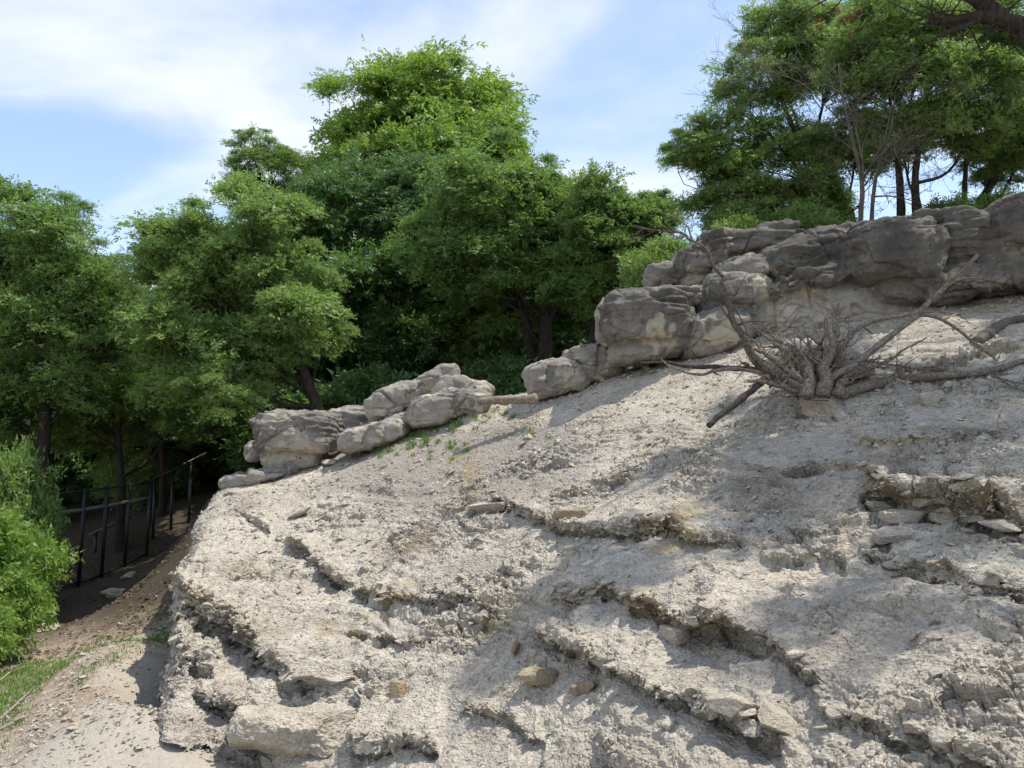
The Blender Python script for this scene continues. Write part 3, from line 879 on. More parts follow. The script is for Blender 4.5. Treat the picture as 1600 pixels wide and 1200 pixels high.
# ------------------------------------------------------------------ weathered outcrop rocks along the crest
def superell(hx_, dep, hz_, ex, res=20):
    U, Q = cube_sphere(res)
    U = np.sign(U) * np.abs(U) ** ex
    U = U / (np.abs(U) ** 3.2).sum(1)[:, None] ** (1 / 3.2)
    return U * np.array((hx_, dep, hz_)), Q
def fused_rock(label, cat, spec, vox=.03, seed=0, smooth=4, crease=1.0, name='rock', facet=.75):
    """one weathered rock body grown together from several bulges; each bulge stays a part.
    spec rows: part name, px, py, half width px, half height px, distance, half depth m, tilt, squareness, crust (0 dark .. 1 pale), bedding"""
    mb = MB()
    cen, hal, rots = [], [], []
    for nm, px, py, hx, hy, D, dep, rot, ex, tone, bed in spec:
        k = D / FPX
        V, Q = superell(hx * k, dep, hy * k, ex)
        c = W(px, py, D)
        a = math.radians(rot)
        R = np.array([(math.cos(a), 0, -math.sin(a)), (0, 1, 0), (math.sin(a), 0, math.cos(a))])
        V = V @ R.T + c
        V += .10 * min(hx, hy) * k * np.stack([fbm(V * (.8 / (hy * k)) + seed + 13 * q, 2) for q in range(3)], 1)
        mb.add(V, Q)
        cen.append(c); hal.append((hx * k, dep, hy * k)); rots.append(R)
    tmp = link('tmp_rock', mb.mesh('tmp_rock'), None)
    md = tmp.modifiers.new('r', 'REMESH'); md.mode = 'VOXEL'; md.voxel_size = vox
    dg = bpy.context.evaluated_depsgraph_get()
    me = bpy.data.meshes.new_from_object(tmp.evaluated_get(dg))
    bpy.data.objects.remove(tmp)
    nv_ = len(me.vertices)
    V = np.zeros(nv_ * 3, np.float32); me.vertices.foreach_get('co', V); V = V.reshape(-1, 3).astype(float)
    E = np.zeros(len(me.edges) * 2, np.int32); me.edges.foreach_get('vertices', E); E = E.reshape(-1, 2)
    ls = np.zeros(len(me.polygons), np.int32); me.polygons.foreach_get('loop_start', ls)
    lt = np.zeros(len(me.polygons), np.int32); me.polygons.foreach_get('loop_total', lt)
    lv = np.zeros(len(me.loops), np.int32); me.loops.foreach_get('vertex_index', lv)
    ls = ls[lt == 4]
    Q = np.stack([lv[ls + q] for q in range(4)], 1)
    bpy.data.meshes.remove(me)
    deg = np.bincount(E.ravel(), minlength=nv_)[:, None] + 1e-9
    def lap(X):
        S = np.zeros_like(X)
        for ax in range(X.shape[1]):
            S[:, ax] = np.bincount(E[:, 0], X[E[:, 1], ax], nv_) + np.bincount(E[:, 1], X[E[:, 0], ax], nv_)
        return S / deg
    for _ in range(smooth): V = V + .5 * (lap(V) - V)
    def normals(V):
        a, b, c_, d_ = (V[Q[:, q]] for q in range(4))
        fn = np.cross(c_ - a, d_ - b)
        N = np.stack([sum(np.bincount(Q[:, q], fn[:, ax], nv_) for q in range(4)) for ax in range(3)], 1)
        return N / (np.linalg.norm(N, axis=1)[:, None] + 1e-12)
    N = normals(V)
    # which bulge each point belongs to
    dist = np.stack([((np.abs((V - c) @ R) / h) ** 3.2).sum(1) ** (1 / 3.2) - 1 for c, h, R in zip(cen, hal, rots)], 1) * np.array([min(h) for h in hal])
    own = dist.argmin(1)
    wts = np.exp(-(dist - dist.min(1)[:, None]) / .05); wts /= wts.sum(1)[:, None]
    tone = wts @ np.array([s_[9] for s_ in spec]); bed = wts @ np.array([s_[10] for s_ in spec])
    two = np.sort(dist, 1)[:, :2]
    d = .045 * fbm(V * 1.7 + seed * 3.1, 3) + .035 * fbm(V * np.array((3.6, 3.6, 5.5)) + seed, 4, .55)
    if len(spec) > 1: d -= crease * .05 * np.exp(-((two[:, 1] - two[:, 0]) / .025) ** 2) * (.6 + .6 * perlin(V * 2 + 7))
    wv = V + .16 * np.stack([perlin(V * 2.2), perlin(V * 2.2 + 30), perlin(V * 2.2 + 60)], 1)
    f1, f2, _ = worley(wv * np.array((1.1, 1.1, 1.7)) + seed * 2.3)
    crack = np.exp(-((f2 - f1) / .028) ** 2) * np.clip(.2 + 1.4 * perlin(V * 1.1 + 5 + seed), 0, 1)
    d -= .075 * crack
    f1, f2, ci_, tl_ = worley(wv * np.array((1.5, 1.5, 2.2)) + seed * 1.3 + 20, True)
    d += facet * (.075 * tl_ + .04 * (ci_ - .5)) - .012 * np.exp(-((f2 - f1) / .03) ** 2)
    groove = np.exp(-(perlin(np.stack([V[:, 0] * .25, V[:, 1] * .25, V[:, 2] * 3.4 + seed], 1)) / .05) ** 2) * np.clip(.3 + 1.6 * perlin(V * 1.4 + 70), 0, 1)
    d -= .03 * groove
    crack = np.maximum(crack, .6 * groove)
    slope_ = .18 * perlin(V * .5)
    lay = perlin(np.stack([V[:, 0] * .9, V[:, 1] * .9, (V[:, 2] - slope_ * 1.5) * 15], 1))
    msk = np.clip(.15 + 1.5 * fbm(V * 1.2 + seed, 2) + .5 * bed, 0, 1) * sstep(-.35, .4, N[:, 2]) * bed
    d += .075 * np.tanh(lay * 5) * msk
    pit = np.clip(perlin(V * 6.5 + 3) - .42, 0, 1)
    d -= .10 * pit
    d += .010 * fbm(V * 9, 4, .62) + .004 * perlin(V * 38)
    V = V + N * d[:, None]
    # crust: darker where water runs and lichen grows, paler on freshly flaked rock low down
    tn = np.clip(tone + .34 * fbm(V * 1.1 + 40 + seed, 4) + .10 * sstep(.1, -.4, N[:, 2]), 0, 1)
    fl_ = np.clip((fbm(V * np.array((1.7, 1.7, 1.1)) + 90 + seed, 4, .55) - .36 + .40 * (tone - .35) + .12 * sstep(.3, -.2, N[:, 2])) * 4, 0, 1)
    root_loc = Vector(np.array(cen).mean(0)); root_loc.z = min(c[2] - h[2] for c, h in zip(cen, hal))
    one = len(spec) == 1
    t_ = None if one else empty(name, root_loc, label, cat)
    fo = own[Q[:, 0]]
    order2 = dist.argsort(1)
    for _ in range(3):                       # stray islands of a bulge go to the neighbour they sit in
        for k in range(len(spec)):
            fi = np.flatnonzero(fo == k)
            if not len(fi): continue
            par = {}
            def find(a_):
                while par.setdefault(a_, a_) != a_:
                    par[a_] = par[par[a_]]; a_ = par[a_]
                return a_
            for f_ in fi:
                r0_ = find(int(Q[f_, 0]))
                for q_ in (1, 2, 3): par[find(int(Q[f_, q_]))] = r0_ = find(r0_)
            lab_ = np.array([find(int(Q[f_, 0])) for f_ in fi])
            ids, cnt_ = np.unique(lab_, return_counts=True)
            if len(ids) == 1: continue
            main = ids[cnt_.argmax()]
            strays = fi[lab_ != main]
            fo[strays] = order2[Q[strays, 0], 1 + _ % 2]
    for k, s_ in enumerate(spec):
        q = Q[fo == k]
        if len(q) < 20: continue
        used, inv = np.unique(q.ravel(), return_inverse=True)
        m_ = raw_mesh(name if one else s_[0], V[used] - np.array(root_loc), inv.reshape(-1, 4), None, True)
        ca_ = m_.color_attributes.new('tone', 'FLOAT_COLOR', 'POINT')
        ca_.data.foreach_set('color', np.stack([tn, fl_, crack, np.ones(nv_)], 1)[used].astype(np.float32).ravel())
        o = link(name if one else s_[0], m_, M['rock'], t_)
        if one:
            o.location = root_loc; tag(o, label, cat); t_ = o
    return t_

fused_rock('broad grey boulder on a pale undercut base at the left end of crest', 'rock', [
    ('boulder', 467, 676, 67, 35, 15.2, .75, 2, .60, .42, .5), ('base', 462, 716, 48, 22, 15.35, .6, 3, .65, 1.0, .1),
    ('ledge', 412, 744, 60, 12, 15.0, .6, 13, .8, .5, .1), ('knob', 397, 706, 13, 13, 15.8, .22, 0, 1, .45, .0)], .02, 1, 4, 1.0, 'undercut_boulder')
fused_rock('flat pale grey rock behind the gap beside the undercut boulder', 'rock', [('r', 552, 660, 58, 24, 16.2, .7, 8, .7, .6, .4)], .03, 2, 3, 1, 'flat_rock')
fused_rock('long rounded tan rock leaning up like a fallen log on crest', 'rock', [
    ('body', 622, 625, 52, 24, 15.0, .36, 24, .9, .62, .1), ('end', 685, 594, 36, 20, 15.0, .34, 20, .9, .66, .2)], .024, 3, 4, .25, 'leaning_rock', .2)
fused_rock('humped tan rock that props up the leaning log-like rock', 'rock', [
    ('body', 686, 638, 50, 26, 14.7, .5, 14, .9, .6, .2), ('top', 706, 612, 34, 26, 15.0, .4, -10, .9, .55, .6), ('foot', 735, 630, 32, 20, 14.6, .45, -12, .9, .6, .3)], .024, 4, 4, .7, 'propping_rock', .4)
fused_rock('smaller grey rock behind the humped tan rock', 'rock', [('r', 738, 615, 30, 19, 15.5, .5, -6, .8, .6, .2)], .026, 5, 3, 1, 'rear_rock')
fused_rock('low tan rock half sunk in the slope below the leaning rock', 'rock', [
    ('body', 584, 680, 56, 21, 14.6, .5, 13, .8, .55, .3), ('shoulder', 634, 657, 36, 17, 14.8, .4, 8, .85, .55, .3)], .024, 6, 3, 1, 'low_rock')
fused_rock('low sloping slab-sided rock stepping up to the big boulder', 'rock', [
    ('toe', 872, 592, 52, 27, 14.0, .6, 10, .7, .62, .5), ('step', 925, 570, 46, 31, 14.1, .6, 8, .7, .5, .5)], .021, 7, 4, .7, 'sloping_rock')
fused_rock('big rounded boulder with cracked layered top beside bare slope', 'rock', [
    ('boulder', 1006, 503, 74, 46, 13.2, .9, 0, .72, .36, .7), ('top', 1050, 472, 52, 20, 13.5, .8, 0, .8, .42, 1.2),
    ('base', 1022, 540, 74, 24, 13.35, .8, 12, .75, .6, .2), ('shoulder', 1112, 522, 56, 36, 13.05, .7, 14, .75, .45, .1)], .021, 8, 4, 1.2, 'big_boulder')
fused_rock('long dark weathered rock wall along the top of the slope', 'rock outcrop', [
    ('boulder', 1042, 434, 36, 22, 14.2, .6, 2, .8, .35, .2), ('boulder', 1095, 410, 44, 25, 13.8, .6, 12, .95, .3, .2), ('base', 1094, 444, 40, 28, 14.1, .7, 0, .8, .85, .1),
    ('cap', 1160, 388, 84, 24, 13.9, .8, 4, .9, .3, 1.2), ('wall', 1170, 412, 60, 34, 13.9, .6, 0, .8, .45, .3),
    ('boulder', 1158, 428, 42, 21, 13.1, .55, 14, .95, .35, .5), ('boulder', 1150, 458, 52, 27, 13.0, .6, -4, .85, .3, .3), ('wall', 1150, 500, 70, 40, 13.3, .7, 4, .7, .38, .3),
    ('boulder', 1292, 404, 112, 36, 13.1, .8, 9, .9, .14, .2), ('cap', 1330, 376, 90, 18, 13.5, .8, 5, .9, .28, 1.3), ('wall', 1226, 448, 36, 50, 13.2, .6, -8, .85, .4, .1),
    ('ledge', 1268, 440, 62, 17, 12.6, .6, 14, .9, .2, 1.2), ('cap', 1300, 420, 40, 12, 12.8, .6, 8, .9, .25, 1.3), ('wall', 1325, 484, 130, 46, 12.9, .7, 7, .65, .8, .1),
    ('boulder', 1386, 402, 74, 50, 12.3, .8, -2, .9, .1, .2), ('cap', 1430, 372, 90, 28, 12.9, .9, 8, .9, .2, 1.2), ('ledge', 1432, 452, 84, 32, 12.5, .7, 4, .8, .3, .3),
    ('boulder', 1500, 386, 74, 50, 12.5, .8, -14, .85, .3, .9), ('boulder', 1588, 356, 50, 46, 11.9, .8, 0, .9, .25, .2), ('base', 1586, 400, 66, 22, 12.2, .7, 4, .8, .85, .2),
    ('ledge', 1540, 436, 116, 26, 12.3, .7, 6, .85, .22, .8), ('boulder', 1690, 372, 86, 64, 12.0, .9, 0, .8, .25, .5)], .022, 9, 10, .7, 'rock_outcrop')
# rubble of broken stones under the big boulder
for k, (px, py, h) in enumerate([(1040, 560, 12), (1052, 552, 10), (1066, 548, 9), (1094, 538, 11), (1110, 532, 9), (1024, 562, 9), (1128, 528, 8), (1078, 546, 7)]):
    big_stone('loose_stone', 'cream broken stone wedged under the big boulder, ' + ['third from its left end', 'fourth from its left end', 'fifth from its left end', 'seventh from its left end', 'second from its right end', 'second from its left end', 'last at its right end', 'sixth from its left end'][k], px, py, h, h * .7, .1, M['stone'], rng.uniform(-20, 20), 60 + k, 10, .02, 10, .02, 'broken stones under the big boulder')

# ------------------------------------------------------------------ uprooted stump, logs and dead branches
rng = np.random.default_rng(17)
def wood_path(pts, n, r0, r1, rng, gn=.022):
    """crooked tapered branch through surveyed points (px, py, D)"""
    P = spline([W(*p) for p in pts], n)
    u = np.linspace(0, 1, n)
    P = P + gn * np.stack([fbm(np.c_[u * 6, u * 0 + rng.uniform(0, 90), u * 0 + k], 3) for k in range(3)], 1) * np.sin(np.pi * np.clip(u * 3, 0, .5))[:, None]
    r = r0 + (r1 - r0) * u ** .8
    return P, r * (1 + .14 * fbm(np.c_[u * 7, u * 0 + rng.uniform(0, 90), u * 0], 3))
def root(parent, name, pts, r0, r1, mat, forks=0, n=26, sides=8, fl=.5):
    m = MB()
    P, r = wood_path(pts, n, r0, r1, rng)
    m.tube(P, r, sides, True, .07, rng)
    for f in range(forks):
        i = rng.integers(n // 4, n - 3)
        d = P[min(i + 2, n - 1)] - P[i]; d /= np.linalg.norm(d)
        L = rng.uniform(.12, fl)
        e = P[i] + L * (d * rng.uniform(.2, .9) + rng.normal(size=3) * np.array((.5, .35, .5)) + (0, 0, .15))
        mid = (P[i] + e) / 2 + rng.normal(size=3) * L * .12
        Q = spline([P[i], mid, e], 9)
        rr = np.linspace(min(r[i] * .6, .018), .0025, 9)
        m.tube(Q, rr, 5, True, .08, rng)
        if L > .2 and rng.random() < .7:
            k = 5
            e2 = Q[k] + rng.normal(size=3) * L * .35
            m.tube(spline([Q[k], (Q[k] + e2) / 2 + rng.normal(size=3) * .02, e2], 6), np.linspace(.006, .0018, 6), 4)
    o = m.build(name, mat, None, True)
    o.data.transform(Matrix.Translation(-Vector(parent.location)))
    o.parent = parent
    return o
DS = 9.0
sb, _ = on_hill(1283, 640)
DS = float(sb[1]) + .02
t = empty('uprooted_stump', sb, 'bleached uprooted tree stump with sawn base and splayed tangled roots', 'stump')
def rt(name, pts, r0, r1, mat='driftwood', forks=0, **k):
    return root(t, name, [(a, b, DS + c) for a, b, c in pts], r0, r1, M[mat], forks, **k)
# short sawn trunk facing the path: flared tube with a cut face
m = MB()
P = spline([W(1281, 636, DS - .20), W(1281, 627, DS - .08), W(1281, 612, DS + .08), W(1282, 588, DS + .34)], 16)
ang_ = np.arange(28) * 2 * math.pi / 28
lob = 1 + .08 * np.sin(ang_ * 3 + 1) + .06 * np.sin(ang_ * 5 + 2) + .04 * np.sin(ang_ * 9)
rr = np.array([.245, .25, .25, .25, .245, .24, .24, .235, .23, .23, .225, .22, .21, .20, .18, .15])
def ring(k, f=1.0):
    return np.stack([P[k] + rr[k] * f * lob[c] * np.array((math.cos(ang_[c]), .30 * math.sin(ang_[c]), math.sin(ang_[c]) * (.50 + .02 * k))) for c in range(28)])
V = np.concatenate([ring(k) for k in range(16)])
V += .016 * np.stack([fbm(V * np.array((14, 5, 5)) + c * 5, 3) for c in range(3)], 1)
i, j = np.meshgrid(np.arange(15), np.arange(28), indexing='ij'); j2 = (j + 1) % 28
m.add(V, np.stack([i * 28 + j, i * 28 + j2, (i + 1) * 28 + j2, (i + 1) * 28 + j], -1).reshape(-1, 4))
o = m.build('trunk', M['driftwood'], None, True); o.data.transform(Matrix.Translation(-Vector(sb))); o.parent = t
m = MB()
A_, B_, C_ = V[:28] + (0, -.004, 0), ring(0, .99) + (0, -.045, -.022), ring(0, .86) + (0, -.06, -.028)
for X in (B_, C_): X += .008 * np.stack([fbm(X * 12 + c * 5, 3) for c in range(3)], 1)
m.add(np.concatenate([A_, B_, C_, [C_.mean(0)]]), [(c, (c + 1) % 28, 28 + (c + 1) % 28, 28 + c) for c in range(28)] + [(28 + c, 28 + (c + 1) % 28, 56 + (c + 1) % 28, 56 + c) for c in range(28)], [(84, 56 + c, 56 + (c + 1) % 28) for c in range(28)])
o = m.build('sawn_face', M['cutwood'], None, False); o.data.transform(Matrix.Translation(-Vector(sb))); o.parent = t
m = MB(); m.box(P[0] + (-.075, -.085, .075), (.14, .02, .005), np.array(Matrix.Rotation(.05, 3, 'Y'))); m.box(P[0] + (-.10, -.08, .105), (.12, .02, .004))
o = m.build('saw_cut', M['charred'], None); o.data.transform(Matrix.Translation(-Vector(sb))); o.parent = t
# earth still held between the roots
U, Q = cube_sphere(26)
V = U * np.array((.62, .30, .27))
V += U * (.13 * fbm(V * 3 + 4, 4) + .03 * fbm(V * 14, 3))[:, None]
o = link('root_ball', raw_mesh('root_ball', V + (W(1283, 572, DS + .55) - sb), Q, None, True), M['marl'], t)
# the main roots
rt('root', [(1262, 622, .0), (1235, 600, -.05), (1205, 582, .0), (1180, 562, .05), (1165, 535, .05), (1146, 505, .05), (1140, 478, .08), (1128, 448, .1), (1132, 432, .1)], .078, .026, 'root_dark', forks=12)
rt('root', [(1132, 436, .1), (1112, 412, .1), (1106, 392, .12), (1082, 376, .12), (1066, 366, .15), (1040, 362, .2), (1010, 358, .25), (985, 352, .3)], .024, .006, 'root_dark', forks=5)
rt('root', [(1084, 378, .12), (1070, 350, .15), (1052, 338, .2), (1020, 328, .25)], .014, .004)
rt('root', [(1074, 370, .12), (1060, 372, .15), (1046, 362, .2), (1028, 355, .2)], .012, .004, forks=2)
rt('root', [(1275, 606, .0), (1296, 592, -.02), (1330, 572, -.06), (1372, 540, -.1), (1410, 512, -.1), (1450, 475, -.1), (1490, 435, -.1), (1528, 398, -.1)], .055, .022, forks=3, sides=9)
rt('root', [(1258, 612, .05), (1215, 596, .1), (1180, 578, .15), (1130, 574, .2), (1080, 573, .25), (1040, 566, .3), (1000, 567, .35)], .055, .012, 'charred', forks=3)
rt('root', [(1215, 590, .05), (1172, 577, .05), (1120, 580, .1), (1090, 585, .15), (1052, 574, .2), (1032, 560, .25)], .035, .006, forks=3)
rt('root', [(1200, 588, -.05), (1178, 606, -.2), (1150, 630, -.35), (1122, 652, -.5), (1106, 666, -.55)], .042, .034, 'charred', n=18)
def lie(px, py, off): return (px, py, float(on_hill(px, py)[0][1]) - off - DS)
rt('root', [(1306, 622, .0), (1335, 608, -.02), lie(1385, 596, .10), lie(1430, 592, .10), lie(1485, 587, .10), lie(1540, 581, .09), lie(1590, 567, .08), lie(1650, 552, .05)], .078, .03, forks=6)
rt('root', [lie(1400, 576, .12), lie(1450, 574, .14), lie(1500, 578, .14), lie(1550, 588, .1), lie(1600, 600, .08)], .022, .008, forks=5)
rt('root', [(1310, 590, .1), (1350, 580, .05), (1390, 560, .05), (1420, 542, .1), (1448, 528, .15)], .032, .008, forks=3)
rt('root', [(1300, 585, .2), (1320, 540, .3), (1350, 508, .4), (1390, 496, .5), (1430, 490, .5), (1470, 497, .5), (1510, 525, .45), (1545, 552, .4), (1560, 570, .35)], .035, .014, forks=4)
rt('root', [(1420, 491, .5), (1450, 487, .5), (1490, 490, .5), (1520, 505, .5)], .014, .004)
rt('root', [(1292, 585, .3), (1300, 548, .3), (1306, 520, .3), (1304, 496, .3), (1318, 480, .3)], .05, .03, forks=4, n=16)
rt('root', [(1306, 500, .3), (1296, 484, .3), (1280, 476, .35), (1272, 470, .4)], .018, .006, n=12)
rt('root', [(1285, 596, .1), (1276, 565, .1), (1284, 545, .15), (1270, 528, .2), (1256, 520, .2)], .05, .012, forks=5, n=18)
rt('root', [(1270, 600, .05), (1250, 572, .05), (1230, 552, .1), (1210, 536, .15), (1190, 520, .2), (1170, 505, .2)], .05, .008, forks=6)
rt('root', [(1256, 600, .0), (1236, 570, .0), (1222, 540, .05), (1218, 520, .1)], .04, .008, forks=5, n=16)
rt('root', [(1295, 596, .1), (1312, 566, .1), (1322, 535, .1), (1330, 510, .15)], .04, .006, forks=6, n=16)
rt('root', [(1330, 560, .1), (1380, 568, .1), (1440, 576, .15), (1500, 580, .2), (1570, 590, .2)], .022, .005, forks=5)
rt('root', [(1250, 612, -.05), (1222, 604, -.1), (1200, 598, -.15), (1180, 596, -.2), (1168, 594, -.2)], .05, .012, forks=6, n=16)
rt('root', [(1245, 618, -.05), (1210, 618, -.2), (1175, 626, -.3)], .025, .005, forks=3, n=12)
rt('root', [(1262, 605, .0), (1240, 585, -.03), (1220, 570, 0), (1196, 552, .03), (1180, 545, .05)], .06, .02, forks=6, n=18)
rt('root', [(1290, 600, .0), (1286, 575, .0), (1300, 556, .03), (1292, 540, .05)], .055, .02, forks=5, n=14)
rt('root', [(1258, 622, -.10), (1264, 600, -.04), (1262, 578, .02), (1248, 556, .08), (1240, 538, .1)], .10, .03, forks=5, n=18, sides=10)
rt('root', [(1284, 620, -.10), (1290, 596, -.04), (1288, 572, .02), (1300, 550, .06), (1304, 530, .1)], .10, .035, forks=5, n=18, sides=10)
rt('root', [(1306, 620, -.08), (1314, 600, -.02), (1326, 584, .03), (1350, 572, .08)], .09, .03, forks=4, n=16, sides=10)
for k in range(6):
    a = rng.uniform(.15, 3.0); l_ = rng.uniform(60, 110)
    ex_, ey_ = 1282 + math.cos(a) * l_ * 1.25, 590 - math.sin(a) * l_ * .8
    rt('root', [(1282 + math.cos(a) * 18, 592 - math.sin(a) * 14, .12), (1282 + math.cos(a) * l_ * .6, 590 - math.sin(a) * l_ * .5 + rng.uniform(-8, 8), rng.uniform(.0, .3)), (ex_, ey_, rng.uniform(0, .4))], rng.uniform(.024, .042), .006, forks=3, n=16, sides=7)
# fine rootlets, too many to count
m = MB()
for k in range(60):
    a = rng.uniform(-.25, math.pi + .25)
    rr_ = rng.uniform(.15, .75)
    b = W(1282, 588, DS + .25) + np.array((math.cos(a) * rr_ * 1.1, rng.uniform(-.25, .4), math.sin(a) * rr_ * .62))
    dr = np.array((math.cos(a), rng.normal() * .4, math.sin(a) * .9 + .2)) + rng.normal(size=3) * .5
    dr /= np.linalg.norm(dr)
    L = rng.uniform(.08, .36)
    m.tube(spline([b, b + dr * L * .5 + rng.normal(size=3) * .03, b + dr * L + rng.normal(size=3) * .06 - (0, 0, .03)], 6), np.linspace(.006, .0016, 6), 4, False)
o = m.build('rootlets', M['driftwood'], None, True); o.data.transform(Matrix.Translation(-Vector(sb))); o.parent = t
o['kind'] = 'stuff'

def log_thing(name, label, cat, pts, r0, r1, mat, forks=0, n=20, sides=12, dz=0):
    b = W(*pts[0])
    t_ = empty(name, b, label, cat)
    return root(t_, 'branch' if cat == 'branch' else 'wood', pts, r0, r1, mat, forks, n, sides)
def hp(px, py, off=0.0):
    p, _ = on_hill(px, py)
    return (px, py, float(p[1]) - off if p is not None else 12.)
log_thing('log', 'short barkless brown log lying on the crest between the rocks', 'log', [(748, 628, 13.2), (780, 625, 13.1), (810, 625, 13.0), (838, 622, 12.9)], .062, .082, M['brown_log'], 0, 14)
log_thing('fallen_branch', 'thick grey dead branch lying under the rock wall at right edge', 'branch', [hp(1525, 536, .1), hp(1552, 515, .1), hp(1580, 502, .1), (1640, 490, 10.6)], .075, .06, M['bark_grey'], 4)
log_thing('twig', 'thin white twig curving down the slope right of stump', 'branch', [hp(1592, 660, .04), hp(1572, 690, .05), hp(1556, 715, .06), hp(1540, 742, .03)], .012, .005, M['palelog'], 2)
log_thing('twig', 'straight bleached stick upright among the stones right of stump', 'branch', [hp(1548, 590, .05), hp(1554, 612, .08), hp(1556, 638, .04)], .016, .010, M['palelog'], 1)
log_thing('twig', 'pair of thin dead twigs crossing at the right edge', 'branch', [hp(1556, 585, .12), hp(1576, 600, .12), hp(1592, 608, .1), (1640, 628, 8.6)], .014, .006, M['driftwood'], 3)
m_ = [hp(1460, 470, .1), (1500, 440, 11.3), (1540, 436, 11.2), (1570, 452, 11.1)]
log_thing('dead_branches', 'thin tangle of bare dead twigs under the rock wall', 'branch', m_, .016, .005, M['bark_grey'], 9)

# ------------------------------------------------------------------ trees
def leaf_mesh(name, pos, axis, rng, L, leaflets=6, ll=.16, lw=.065, droop=.25):
    """sprays of leaflets: each spray a short twig line of pointed leaflets"""
    n = len(pos)
    ax = axis / (np.linalg.norm(axis, axis=1)[:, None] + 1e-9)
    ref = rng.normal(size=(n, 3)); ref[:, 2] += 1.2
    sd = np.cross(ax, ref); sd /= np.linalg.norm(sd, axis=1)[:, None] + 1e-9
    up = np.cross(sd, ax)
    Vs = []
    sc = rng.uniform(.7, 1.25, n)
    for k in range(leaflets):
        u = (k + .5) / leaflets
        sgn = 0 if k == leaflets - 1 else (1 if k % 2 else -1)
        b = pos + ax * (L * sc * u)[:, None]
        dirn = ax * rng.uniform(.35, .9, n)[:, None] + sd * (sgn * rng.uniform(.6, 1.1, n))[:, None] + rng.normal(size=(n, 3)) * .28
        dirn[:, 2] -= droop * rng.uniform(.3, 1.2, n)
        dirn /= np.linalg.norm(dirn, axis=1)[:, None]
        wv = np.cross(dirn, up + .55 * rng.normal(size=(n, 3))); wv /= np.linalg.norm(wv, axis=1)[:, None] + 1e-9
        l_ = (ll * sc * rng.uniform(.75, 1.2, n))[:, None]; w_ = (lw * sc)[:, None]
        h_ = b + dirn * l_ * rng.uniform(.1, .4, n)[:, None]
        Vs.append(np.stack([b - wv * w_ * .35, b + dirn * l_, h_ + wv * w_ * .65], 1))
    V = np.stack(Vs, 1).reshape(-1, 3)
    return V, np.arange(len(V)).reshape(-1, 3)

def clumps_in(lobes, nper, rng, rmin=.26, rmax=.42):
    """foliage pads spread through lobes; lobes: (centre, radii)"""
    out = []
    for (c, r), n in zip(lobes, nper):
        got = []
        R = float(np.mean(r))
        tries = 0
        while len(got) < n and tries < n * 60:
            tries += 1
            dv = rng.normal(size=3); dv /= np.linalg.norm(dv)
            if dv[2] < -.8: continue
            q = rng.uniform(.2, .8) if rng.random() < .35 else rng.uniform(.62, .88)
            p = c + dv * r * q
            cr = R * rng.uniform(rmin, rmax)
            if all(np.linalg.norm(p - g[0]) > .58 * (cr + g[1]) for g in got):
                got.append((p, cr, dv))
        out += got
    return out

def foliage(clumps, rng, nspray, flat_=.75, under=.35, per=7, reach=1.0):
    """leafy shoots radiating from the middle of every pad"""
    pos, axs = [], []
    area = sum(c[1] ** 2 for c in clumps)
    for p, cr, dv in clumps:
        n = max(3, int(nspray * cr * cr / area / per))
        u = rng.normal(size=(n, 3)); u /= np.linalg.norm(u, axis=1)[:, None]
        u[:, 2] = np.where(u[:, 2] < -.25, -u[:, 2] * rng.uniform(-under, 1, n), u[:, 2])
        u = u + dv * .25; u /= np.linalg.norm(u, axis=1)[:, None]
        R = cr * reach * (1.0 + .5 * perlin(u * 2.1 + p * 1.3) + .26 * rng.normal(size=n))
        org = p + rng.normal(size=(n, 3)) * cr * .22
        for k in range(per):
            f = .25 + .75 * (k + rng.uniform(0, 1, n)) / per
            w = u * (R * f)[:, None] * np.array((1, 1, flat_))
            w[:, 2] -= .16 * cr * f * f
            q = org + w + rng.normal(size=(n, 3)) * (.05 + .07 * cr)
            pos.append(q)
            axs.append(u * .8 + np.array((0, 0, .08)) + rng.normal(size=(n, 3)) * .55)
    return np.concatenate(pos), np.concatenate(axs)

